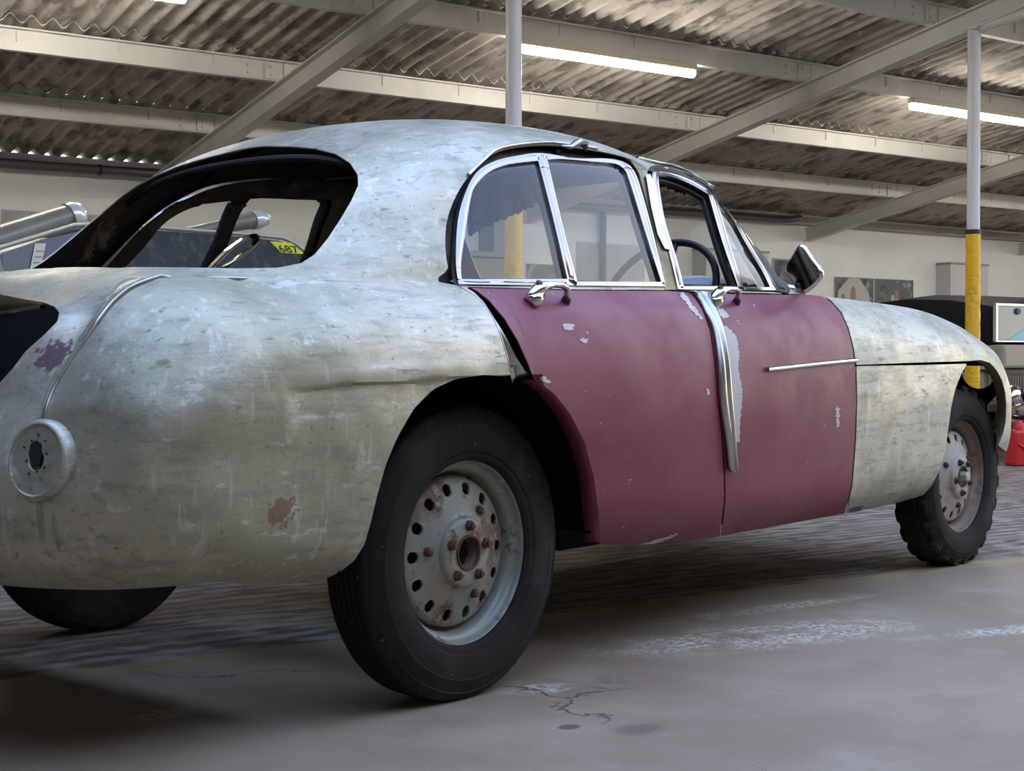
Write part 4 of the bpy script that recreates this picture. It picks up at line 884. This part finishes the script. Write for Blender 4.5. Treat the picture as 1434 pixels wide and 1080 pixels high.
# splash panel ahead of the front wheel, with the round headlamp hole through it
for s_ in (1, -1):
    b = MB(); n_ = 40; V = []; xx = 3.26; cy, cz, rr = .665, .742, .072
    for k in range(n_):
        a = 2*math.pi*k/n_; V.append((xx, -s_*(cy+rr*math.cos(a)), cz+rr*math.sin(a)))
    for k in range(n_):
        a = 2*math.pi*k/n_; c1, s1 = math.cos(a), math.sin(a); t_ = min((.10 if c1 > 0 else .30)/max(abs(c1), 1e-6), (.06 if s1 > 0 else .47)/max(abs(s1), 1e-6)); t_ = max(t_, rr+.012)
        yy_ = min(cy+t_*c1, .735 if s1 > -.75 else .70); V.append((xx, -s_*yy_, cz+t_*s1))
    b.add(V, [(k, (k+1) % n_, n_+(k+1) % n_, n_+k) for k in range(n_)]); o = b.build('splash_panel', M['well'], car); s = o.modifiers.new('t', 'SOLIDIFY'); s.thickness = .004
    b = MB()
    for k in range(8):
        a = math.pi*(.25+k/4); b.tube([(xx-.006, -s_*(cy+.085*math.cos(a)), cz+.085*math.sin(a)), (xx+.006, -s_*(cy+.085*math.cos(a)), cz+.085*math.sin(a))], .004, 8)
    b.build('splash_panel_bolts', M['dull_chrome'], car)
# ---- wheels
def square(x, k=4.): return math.tanh(k*math.sin(x))
def make_wheel(front, rimm, discm, lab):
    w = empty('wheel', parent=car); w['label'] = lab
    half = [(.212,.050),(.214,.060),(.222,.067),(.232,.069),(.236,.073),(.250,.0765),(.270,.078),(.288,.0765),(.290,.0775),(.293,.0765),(.306,.072),(.318,.0665),(.320,.068),(.327,.064),(.334,.059),(.3385,.0545),(.3405,.050)]
    if not front:
        tr = []
        for c_ in (.040, .024, .008, -.008, -.024, -.040):
            tr += [(.343-.004*(c_/.05)**2, c_+.0048), (.343-.004*(c_/.05)**2, c_-.0048), (.337, c_-.0056), (.337, c_-.0104)]
        tr = tr[:-2]; fn = None; n_ = 120
        prof = half+tr+[(r, -d) for r, d in half[::-1]]
        def fn(r, d, a, j):
            if r > .3415: r += .0008*math.sin(a*90)
            z = r*math.cos(a)
            if z < -.3385: k = .3385/abs(z); r *= k
            elif z < -.27 and abs(d) > .06: d *= 1+.06*smooth01(np.array((-z-.27)/.07))
            return r, float(d)
        n_ = 180
    else:
        half = half[:-3]+[(.332,.066),(.338,.062)]
        tr = [(.343,.056),(.345,.040),(.338,.033),(.338,.026),(.3455,.022),(.3455,.004),(.339,.002),(.339,-.002),(.3455,-.004),(.3455,-.022),(.338,-.026),(.338,-.033),(.345,-.040),(.343,-.056)]
        prof = half+tr+[(r, -d) for r, d in half[::-1]]
        def fn(r, d, a, j):
            sg = 1 if d > 0 else -1
            if r > .315: b_ = square(a*23+(.9 if sg > 0 else 0)+d*20, 5); r += (.005 if r > .33 else .003)*b_-(.006 if abs(d) > .036 and b_ < 0 and r > .33 else 0)
            z = r*math.cos(a)
            if z < -.3385: r *= .3385/abs(z)
            return r, d
        n_ = 368
    MB().lathe(prof, n_, fn=fn, closed=True).build('tyre', M['tyre'], w, True, angle=.5)
    D = .056
    rim = [(.2195,D-.004),(.2205,D),(.2170,D+.002),(.2120,D-.003),(.2085,D-.012),(.2060,D-.022),(.2000,D-.026),(.1935,D-.030),(.1900,D-.040),(.1850,D-.062),(.1780,D-.075),(.176,D-.12),(.178,-.06),(.205,-.06),(.2195,-.056),(.216,-.048),(.200,-.045),(.190,-.04),(.186,D-.07),(.192,D-.045),(.198,D-.034),(.212,D-.020)]
    r_o = MB().lathe(rim, 96, closed=True).build('rim', rimm, w, True, angle=.9)
    # wheel disc with round vent holes: polar mesh, holes cut exactly
    prof = [(.0365,D-.030),(.0365,D+.004),(.044,D+.006),(.075,D+.004),(.081,D-.001),(.085,D-.010),(.092,D-.013),(.105,D-.017),(.118,D-.021),(.1300,D-.026),(.166,D-.036),(.1725,D-.040),(.1765,D-.048),(.1775,D-.062)]
    NH = 14; ns = 16; n_ = NH*ns; b = MB(); V = []; idx = {}
    def rp(r): return np.interp(r, [p[0]+i*1e-7 for i, p in enumerate(prof)], [p[1] for p in prof])
    inner = prof[:10]; outer = prof[10:]
    for ring in (inner, outer):
        for (r, d) in ring: idx[(r, d)] = len(V); V += [(r*math.sin(2*math.pi*k/n_), -d, r*math.cos(2*math.pi*k/n_)) for k in range(n_)]
    for ring in (inner, outer):
        for p, q in zip(ring[:-1], ring[1:]):
            a, c_ = idx[p], idx[q]; b.f += [(a+k, a+(k+1) % n_, c_+(k+1) % n_, c_+k) for k in range(n_)]
    ri, ro = .130, .166; rm = .148; hr = .0148; ia, oa = idx[inner[-1]], idx[outer[0]]
    for h in range(NH):
        k0 = h*ns; per = []                                     # boundary loop of this cell: inner arc, right side, outer arc, left side
        for k in range(ns+1): per.append((ia+(k0+k) % n_))
        for k in range(ns, -1, -1): per.append((oa+(k0+k) % n_))
        th0 = 2*math.pi*(k0+ns/2)/n_; m0 = len(V); m = len(per)
        for q in per:
            x_, _, z_ = V[q]; cx_, cz_ = rm*math.sin(th0), rm*math.cos(th0); dx, dz = x_-cx_, z_-cz_; L = math.hypot(dx, dz)
            hx, hz = cx_+dx/L*hr, cz_+dz/L*hr; V.append((hx, -float(rp(math.hypot(hx, hz)))+.0, hz))
        for q in range(m): x_, y_, z_ = V[m0+q]; V.append((x_, y_+.006, z_))
        b.f += [(per[k], per[(k+1) % m], m0+(k+1) % m, m0+k) for k in range(m)]
        b.f += [(m0+k, m0+(k+1) % m, m0+m+(k+1) % m, m0+m+k) for k in range(m)]
    b.v = V; b.m = [0]*len(b.f); b.build('wheel_disc', discm, w, True, angle=.7)
    MB().lathe([(.170,D-.10),(.06,D-.10),(.045,D-.03),(.030,D-.028),(.0001,D-.030)], 48).build('brake_drum', M['rust'] if front else M['black_in'], w, True, angle=.7)
    MB().lathe([(.035,D+.000),(.037,D+.009),(.041,D+.009),(.043,D+.002)], 40).build('hub_ring', M['rust'], w, True, angle=.9)
    for k in range(5):
        a = 2*math.pi*k/5+(.05 if not front else .4); c_ = Vector((.0625*math.sin(a), 0, .0625*math.cos(a)))
        b = MB(); b.tube([c_+Vector((0, -D-.000, 0)), c_+Vector((0, -D-.012, 0)), c_+Vector((0, -D-.015, 0))], [.0145, .0125, .010], 6); b.tube([c_+Vector((0, -D-.015, 0)), c_+Vector((0, -D-.021, 0))], .0065, 10)
        b.build('wheel_nut', M['rust'], w)
    for k in range(3):
        a = 2*math.pi*k/3+.62; c_ = Vector((.112*math.sin(a), 0, .112*math.cos(a)))
        MB().tube([c_+Vector((0, -D+.022, 0)), c_+Vector((0, -D+.010, 0)), c_+Vector((0, -D+.006, 0))], [.012, .010, .005], 10).build('disc_stud', M['rust'], w, True)
    if front:
        MB().tube([(0, -D+.02, 0), (0, -D-.024, 0), (0, -D-.028, 0)], [.022, .020, .016], 6).build('hub_nut', mat('pale_hub_nut', (.45, .42, .38), .6, .3), w)
    return w
w1 = make_wheel(False, M['rim'], M['disc'], 'rear wheel on a pale green rim with rusty nuts'); w1.location = (0, -.684, .3385)
w2 = make_wheel(True, M['rim_brown'], M['disc_pale'], 'front wheel with a chunky tyre and dusty brown rim'); w2.location = (2.9, -.684, .3385); w2.rotation_euler = (0, .35, math.radians(-1.5))
w3 = copy_tree(w1, car); w3.location = (0, .684, .3385); w3.rotation_euler = (0, 0, math.pi); w3['label'] = 'far side rear wheel in shadow'
w4 = copy_tree(w2, car); w4.location = (2.9, .684, .3385); w4.rotation_euler = (0, .2, math.pi); w4['label'] = 'far side front wheel'
b = MB().tube([(0,-.60,.3385),(0,.60,.3385)], .035, 16); b.tube([(0,-.14,.3385),(0,-.08,.3385),(0,0,.3385),(0,.08,.3385),(0,.14,.3385)], [.04,.11,.13,.11,.04], 18); b.build('rear_axle', M['well'], car, True)
MB().tube([(2.9,-.58,.30),(2.9,.58,.30)], .03, 12).build('front_axle', M['well'], car, True)
# ------------------------------------------------------------------ cars and things behind
def bw(x, y, Y):
    """point of the vertical plane at distance Y along the hall's cross axis, under a traced pixel"""
    a = (x-PCX)/F; b = -(y-PCY)/F; r = np.array([a, math.cos(PITCH)+b*math.sin(PITCH), b*math.cos(PITCH)-math.sin(PITCH)])
    rb = np.array([r@BXV, r@BYV, r[2]]); return rb*(Y/rb[1])+np.array([0, 0, EYE])
def plate(b, pts, n, t):
    """flat outline given thickness t along n"""
    k = len(pts); V = [tuple(np.array(p, float)) for p in pts]+[tuple(np.array(p, float)+np.array(n)*t) for p in pts]
    return b.add(V, [tuple(range(k)), tuple(range(k, 2*k))[::-1]]+[(i, (i+1) % k, k+(i+1) % k, k+i) for i in range(k)])
def lettering(name, txt, quad, n, m, parent, thick=.0015):
    cu = bpy.data.curves.new(name, 'FONT'); cu.body = txt; cu.extrude = 0; cu.resolution_u = 4; o = bpy.data.objects.new(name, cu); COL.objects.link(o)
    bpy.context.view_layer.update(); me = bpy.data.meshes.new_from_object(o.evaluated_get(bpy.context.evaluated_depsgraph_get())); bpy.data.objects.remove(o)
    co = np.array([v.co[:] for v in me.vertices]); lo, hi = co.min(0), co.max(0); q = [np.array(c, float) for c in quad]
    for v, c in zip(me.vertices, co):
        u, w = (c[0]-lo[0])/(hi[0]-lo[0]), (c[1]-lo[1])/(hi[1]-lo[1]); v.co = (q[0]*(1-u)+q[1]*u)*(1-w)+(q[3]*(1-u)+q[2]*u)*w+np.array(n)*thick
    me.materials.clear(); me.materials.append(m); o = bpy.data.objects.new(name, me); COL.objects.link(o); o.parent = parent
    s = o.modifiers.new('t', 'SOLIDIFY'); s.thickness = .001; return o
M['bodygrey'] = mat('dusty_sage_grey_paint', (.20, .205, .165), .35, 0, layers=[((.27, .265, .235), 2.5, .45, .7, .7, (1, 1, 1), 6)])
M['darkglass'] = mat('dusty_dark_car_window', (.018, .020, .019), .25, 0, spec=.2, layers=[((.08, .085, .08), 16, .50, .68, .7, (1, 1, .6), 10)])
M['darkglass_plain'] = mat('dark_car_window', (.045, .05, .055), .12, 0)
GY = 6.85
c2 = empty('grey_coupe', (2.6, GY+.75, 0)); tag(c2, 'sage grey old coupe with a yellow lot sticker, behind the aluminium saloon', 'car')
XS = [.62, .66, .85, 1.2, 1.5, 1.88, 2.10, 2.28, 2.6, 3.0, 3.29, 3.47, 3.75, 3.9, 4.3, 4.6, 4.74, 4.78]
ZT = [.60, .70, .86, 1.0, 1.13, 1.315, 1.405, 1.445, 1.46, 1.452, 1.425, 1.31, 1.07, 1.0, .93, .80, .68, .6]
WB = [.55, .62, .74, .79, .80, .80, .80, .80, .80, .80, .80, .80, .80, .79, .76, .70, .62, .56]
b = MB(); V = []; k = 13
for x, zt, w_ in zip(XS, ZT, WB):
    g_ = max(zt-.98, 0); wr = w_-.30*min(g_/.46, 1)*.62
    P_ = [(w_*.9, .28), (w_, .45), (w_, .7), (w_*.985, min(.92, zt*.96))]+[(w_*.955, min(.98, zt*.985)), (wr+(.955*w_-wr)*.45, .98+g_*.55 if g_ else zt*.99), (wr, zt-.05 if g_ > .1 else zt*.995), (wr*.88, zt-.016 if g_ > .1 else zt), (wr*.5, zt), (0, zt+.005)]
    V += [(x-2.6, -y, z) for y, z in P_]+[(x-2.6, y, z) for y, z in P_[::-1][1:]]
m_ = 19; b.add(V, [(i*m_+j, (i+1)*m_+j, (i+1)*m_+j+1, i*m_+j+1) for i in range(len(XS)-1) for j in range(m_-1)]+[tuple(range(m_))[::-1], tuple((len(XS)-1)*m_+j for j in range(m_))]+[(i*m_, i*m_+m_-1, (i+1)*m_+m_-1, (i+1)*m_) for i in range(len(XS)-1)])
o = b.build('body', M['bodygrey'], c2, True, angle=.7)
def g2(x, y, dy=-.02): p = bw(x, y, GY+.05+dy); return (p[0]-2.6, p[1]-GY-.75, p[2])
def sidey(z): return -(.764-.15*max(0, min((z-.98)/.43, 1)))           # outer face of the coupe's cabin at height z
def gl(pts, name, m, off=.012, sub=None):
    P_ = []
    for x, y in pts:
        p = bw(x, y, GY+.02); yy = sidey(p[2]); p = bw(x, y, yy+GY+.75); yy = sidey(p[2]); p = bw(x, y, yy+GY+.75-off); P_.append((p[0]-2.6, yy-off, p[2]))
    return plate(MB(), P_, (0, 1, 0), .006).build(name, m, sub or c2)
gl([(2,354),(60,336),(104,322),(135,318),(120,440),(20,460)], 'rear_quarter_window', M['darkglass_plain'])
gl([(143,318),(200,321.5),(300,328.5),(300,440),(140,440)], 'side_window', M['darkglass'])
fw_ = gl([(306,329),(352,333),(392,337.5),(410,343.5),(437,365),(450,400),(440,440),(306,440)], 'side_window', M['darkglass'])
pts = []
for x, y in ((-40,360),(0,347),(60,329),(104,315.5),(150,314),(200,317.5),(300,325),(352,329),(396,333.5),(413,341),(448,368)):
    p = bw(x, y, GY+.12); yy = sidey(p[2]); p = bw(x, y, yy+GY+.74); pts.append((p[0]-2.6, yy-.012, p[2]))
MB().tube(pts, .011, 8).build('roof_gutter', mat('pale_gutter', (.40, .39, .34), .35, .3), c2, True)
cardm = mat('card_cream', (.62, .60, .52), .8); ck = gl([(49,341),(64.5,341),(58,370),(45,379),(42,378)], 'paper_card', cardm, .022)
def q4(pts, off):
    out = []
    for x, y in pts:
        p = bw(x, y, GY+.02); yy = sidey(p[2]); p = bw(x, y, yy+GY+.75); out.append(np.array([p[0]-2.6, sidey(p[2])-off, p[2]]))
    return out
greyink = mat('faint_card_print', (.34, .30, .26), .8);
for y0 in (351, 359, 367):
    plate(MB(), q4([(50-.22*(y0-345),y0+2.2),(60-.22*(y0-345),y0+2.2),(60-.22*(y0-345),y0),(50-.22*(y0-345),y0)], .0235), (0, 1, 0), .001).build('card_print', greyink, ck)
lab = plate(MB(), q4([(392.5,354),(424,356.3),(407.5,340.5),(376.5,338)], .016), (0, 1, 0), .002).build('lot_sticker', mat('yellow_sticker', (.72, .66, .03), .6), fw_)
lettering('lot_number', '687', q4([(392,353),(419,355),(411.5,345),(386,343)], .0175), (0, -1, 0), mat('sticker_ink', (.01, .01, .01), .7), lab)
for X_ in (1.35, 4.05):
    for s_ in (-1, 1):
        wv = empty('wheel', (X_-2.6, s_*.68, .30), 0, c2)
        MB().lathe([(.19,-.07),(.19,.07),(.27,.075),(.30,.055),(.30,-.055),(.27,-.075)], 40, closed=True).build('tyre', M['tyre'], wv, True)
        MB().lathe([(.19,.05),(.17,.03),(.06,.045),(.0001,.05),(.0001,.0),(.19,-.05)], 32).build('hub_cap', M['dull_chrome'], wv, True)
# two loose wing panels with pale lamp shells lying on the coupe's roof
M['lamp_white'] = mat('pale_lamp_shell', (.74, .76, .80), .2, .3); M['wing_grey'] = mat('sage_grey_wing_panel', (.215, .215, .18), .3, .0, layers=[((.29, .285, .25), 3, .45, .7, .6, (1, 1, 1), 5)])
def panel(pa, pb, ra, rb, Y, capw, lb, up):
    a = Vector(bw(*pa, Y)); c_ = Vector(bw(*pb, Y)); t = empty('loose_wing_panel', tuple(a)); tag(t, lb, 'car panel', 'loose wing panels on the coupe roof')
    d = c_-a; MB().tube([(0,0,0), tuple(d*.25), tuple(d*.5), tuple(d*.8), tuple(d)], [ra, ra*.75+rb*.25, (ra+rb)/2, ra*.2+rb*.8, rb], 20, flat=.62).build('panel_skin', M['wing_grey'], t, True, angle=.9)
    n_ = d.normalized(); MB().tube([tuple(d), tuple(d+n_*capw*.3), tuple(d+n_*capw*.75), tuple(d+n_*capw)], [rb*1.12, rb*1.15, rb*.9, rb*.25], 20, flat=.62*1.0).build('lamp_shell', M['lamp_white'], t, True, angle=1.2)
    return t
panel((-60, 357), (95, 304), .130, .098, GY+.34, .09, 'larger loose grey wing panel with pale lamp shell, on coupe roof at left edge', 0)
panel((255, 327), (352, 309), .045, .075, GY+.55, .11, 'smaller loose grey wing panel with pale lamp shell, above the yellow lot sticker', 0)
# dark soft top tourer beyond the yellow pole, its nose towards the aisle
X0, X1, YS = 10.52, 12.15, 8.02
c3 = empty('soft_top_tourer', ((X0+X1)/2, YS+.3, 0)); tag(c3, 'cream and black tourer with black soft top and chrome windscreen at the right edge', 'car')
def L3(x, y, z): return (x-(X0+X1)/2, y-YS-.3, z)
M['softtop'] = mat('black_soft_top_cloth', (.012, .012, .017), .75, 0, spec=.3); M['cream'] = mat('cream_coachwork', (.38, .33, .26), .35, 0)
b = MB(); ys = [YS+.0, YS+.10, YS+.5, YS+1.0, YS+1.5, YS+1.85, YS+2.0]; zs = [1.285, 1.315, 1.375, 1.40, 1.36, 1.22, .98]; V = []
for y, z in zip(ys, zs):
    for t_ in (0, .04, .12, .3, .5, .7, .88, .96, 1): V.append(L3(X0+(X1-X0)*t_, y, (z if .04 < t_ < .96 else (z-.05 if t_ in (.04, .96) else .93)) + (-.03 if t_ in (.12, .88) else 0)))
b.add(V, [(i*9+j, (i+1)*9+j, (i+1)*9+j+1, i*9+j+1) for i in range(6) for j in range(8)]+[tuple(6*9+j for j in range(9))]); o = b.build('soft_top', M['softtop'], c3, True, angle=.8)
s = o.modifiers.new('t', 'SOLIDIFY'); s.thickness = .012
b = MB(); b.box(L3(X0, YS+.08, .34), L3(X1, YS+2.1, .925)); b.build('body_tub', M['cream'], c3, bevel=.05)
b = MB(); b.box(L3(X0-.004, YS-.12, .72), L3(X1, YS+.08, .925)); b.build('scuttle', M['cream'], c3, bevel=.03)
b = MB(); b.box(L3(X0-.012, YS-.12, .695), L3(X1, YS+.6, .712)); b.build('waist_line', M['black'], c3)
b = MB(); b.box(L3(X0+.02, YS-1.2, .40), L3(X1-.02, YS+.08, .70)); b.build('bonnet', mat('taupe_bonnet', (.20, .165, .145), .4), c3, bevel=.02)
b = MB()
for k in range(46): b.box(L3(X0+.004, YS-1.15+k*.026, .45), L3(X0+.021, YS-1.15+k*.026+.012, .66))
for k in range(60): b.box(L3(X0+.04+k*.026, YS-1.212, .45), L3(X0+.04+k*.026+.012, YS-1.198, .66))
b.build('louvres', mat('pale_louvre', (.36, .31, .29), .4), c3)
for (xa, xb, za, zb) in ((X0+.02, X1-.02, 1.255, 1.285), (X0+.02, X1-.02, .945, .965), (X0+.0, X0+.035, .945, 1.285), (X1-.035, X1, .945, 1.285)):
    MB().box(L3(xa, YS-.035, za), L3(xb, YS-.005, zb)).build('windscreen_frame', M['chrome'], c3, bevel=.006)
MB().box(L3(X0+.03, YS-.026, .96), L3(X1-.03, YS-.020, 1.26)).build('windscreen_glass', mat('grey_windscreen', (.20, .235, .24), .08, .2), c3)
plate(MB(), [L3(X0+.17, YS-.030, .966), L3(X0+.9, YS-.030, .966), L3(X0+.9, YS-.030, 1.22), L3(X0+.62, YS-.030, 1.15)], (0, 1, 0), .003).build('blue_patch', mat('turquoise_patch', (.28, .66, .74), .4), c3)  # turquoise patch laid flat on the outside of the windscreen glass
MB().box(L3(X0+.02, YS-.02, .94), L3(X0+.16, YS+.01, 1.27)).build('quarter_panel', M['black'], c3)
MB().tube([L3(X0+.30, YS-.045, 1.215), L3(X0+.30, YS-.030, 1.215)], .028, 16).build('tax_disc', mat('blue_disc', (.02, .10, .20), .5), c3)
fdr = MB(); V = []; n_ = 24
for xx in (X0-.20, X0-.12, X0+.10):
    for k in range(n_): a = math.pi*(-.12+1.15*k/(n_-1)); rr_ = .42+(0 if xx > X0-.2 else -.03); V.append(L3(xx, YS-.78-rr_*math.cos(a), .30+rr_*math.sin(a)))
fdr.add(V, [(i*n_+k, i*n_+k+1, (i+1)*n_+k+1, (i+1)*n_+k) for i in range(2) for k in range(n_-1)]); o = fdr.build('front_wing', M['black'], c3, True); s = o.modifiers.new('t', 'SOLIDIFY'); s.thickness = .015
for (yy, xx) in ((YS-.78, X0-.06), (YS+1.5, X0-.02), (YS-.78, X1+.06), (YS+1.5, X1+.02)):
    wv = empty('wheel', L3(xx, yy, .34), math.pi/2*(-1 if xx < 11 else 1), c3)
    MB().lathe([(.21,-.07),(.21,.07),(.30,.075),(.34,.055),(.34,-.055),(.30,-.075)], 40, closed=True).build('tyre', M['tyre'], wv, True)
    MB().lathe([(.21,.05),(.17,.03),(.06,.07),(.0001,.08),(.0001,.0),(.21,-.05)], 32).build('hub_cap', M['chrome'], wv, True)
# chrome lumps at the near corner: a loose headlamp pair on a dolly beside the tourer
def at3(x, y, d): 
    a = (x-PCX)/F; b_ = -(y-PCY)/F; r = np.array([a, math.cos(PITCH)+b_*math.sin(PITCH), b_*math.cos(PITCH)-math.sin(PITCH)]); return np.array([r@BXV*d, r@BYV*d, r[2]*d+EYE])
p0 = at3(1418, 572, 11.6); t = empty('chrome_engine_part', (p0[0], p0[1], 0)); tag(t, 'chromed engine unit standing on a trolley just right of the front wheel', 'engine')
zc = p0[2]
for (dx, dz, r_, h_, nm, mm) in ((0, .10, .075, .16, 'dome', 'chrome'), (.05, .0, .11, .12, 'housing', 'chrome'), (.0, -.12, .10, .12, 'lower_casing', 'dull_chrome')):
    MB().tube([(dx, 0, zc+dz-h_/2), (dx, 0, zc+dz-h_/4), (dx, 0, zc+dz+h_/4), (dx, 0, zc+dz+h_/2)], [r_*.8, r_, r_*.9, r_*.35], 20).build(nm, M[mm], t, True, angle=.9)
MB().box((-.20, -.2, zc-.215), (.45, .2, zc-.195)).build('trolley_top', M['black'], t)
for sx_ in (-.17, .42):
    for sy_ in (-.17, .17): MB().tube([(sx_, sy_, 0), (sx_, sy_, zc-.215)], .012, 8).build('trolley_leg', M['black'], t)
p1 = at3(1424, 645, 11.0); t = empty('red_fuel_can', (p1[0]+.02, p1[1]-.02, 0), HEAD-math.pi/2+.3); tag(t, 'red plastic can standing on the floor at the right edge', 'can')
rm_ = mat('red_plastic', (.55, .02, .03), .35); MB().box((-.10, -.07, 0), (.14, .07, .27)).build('body', rm_, t, bevel=.02)
MB().tube([(-.02, 0, .265), (-.02, 0, .32), (-.02, 0, .34)], [.035, .035, .02], 14).build('cap', rm_, t, True, angle=.8)
MB().tube([(.03, 0, .26), (.05, 0, .31), (.10, 0, .31), (.12, 0, .26)], .010, 8).build('handle', rm_, t, True)
MB().tube([(-.08, -.075, .17), (.13, -.075, .05)], .008, 8).build('rib', rm_, t, True)
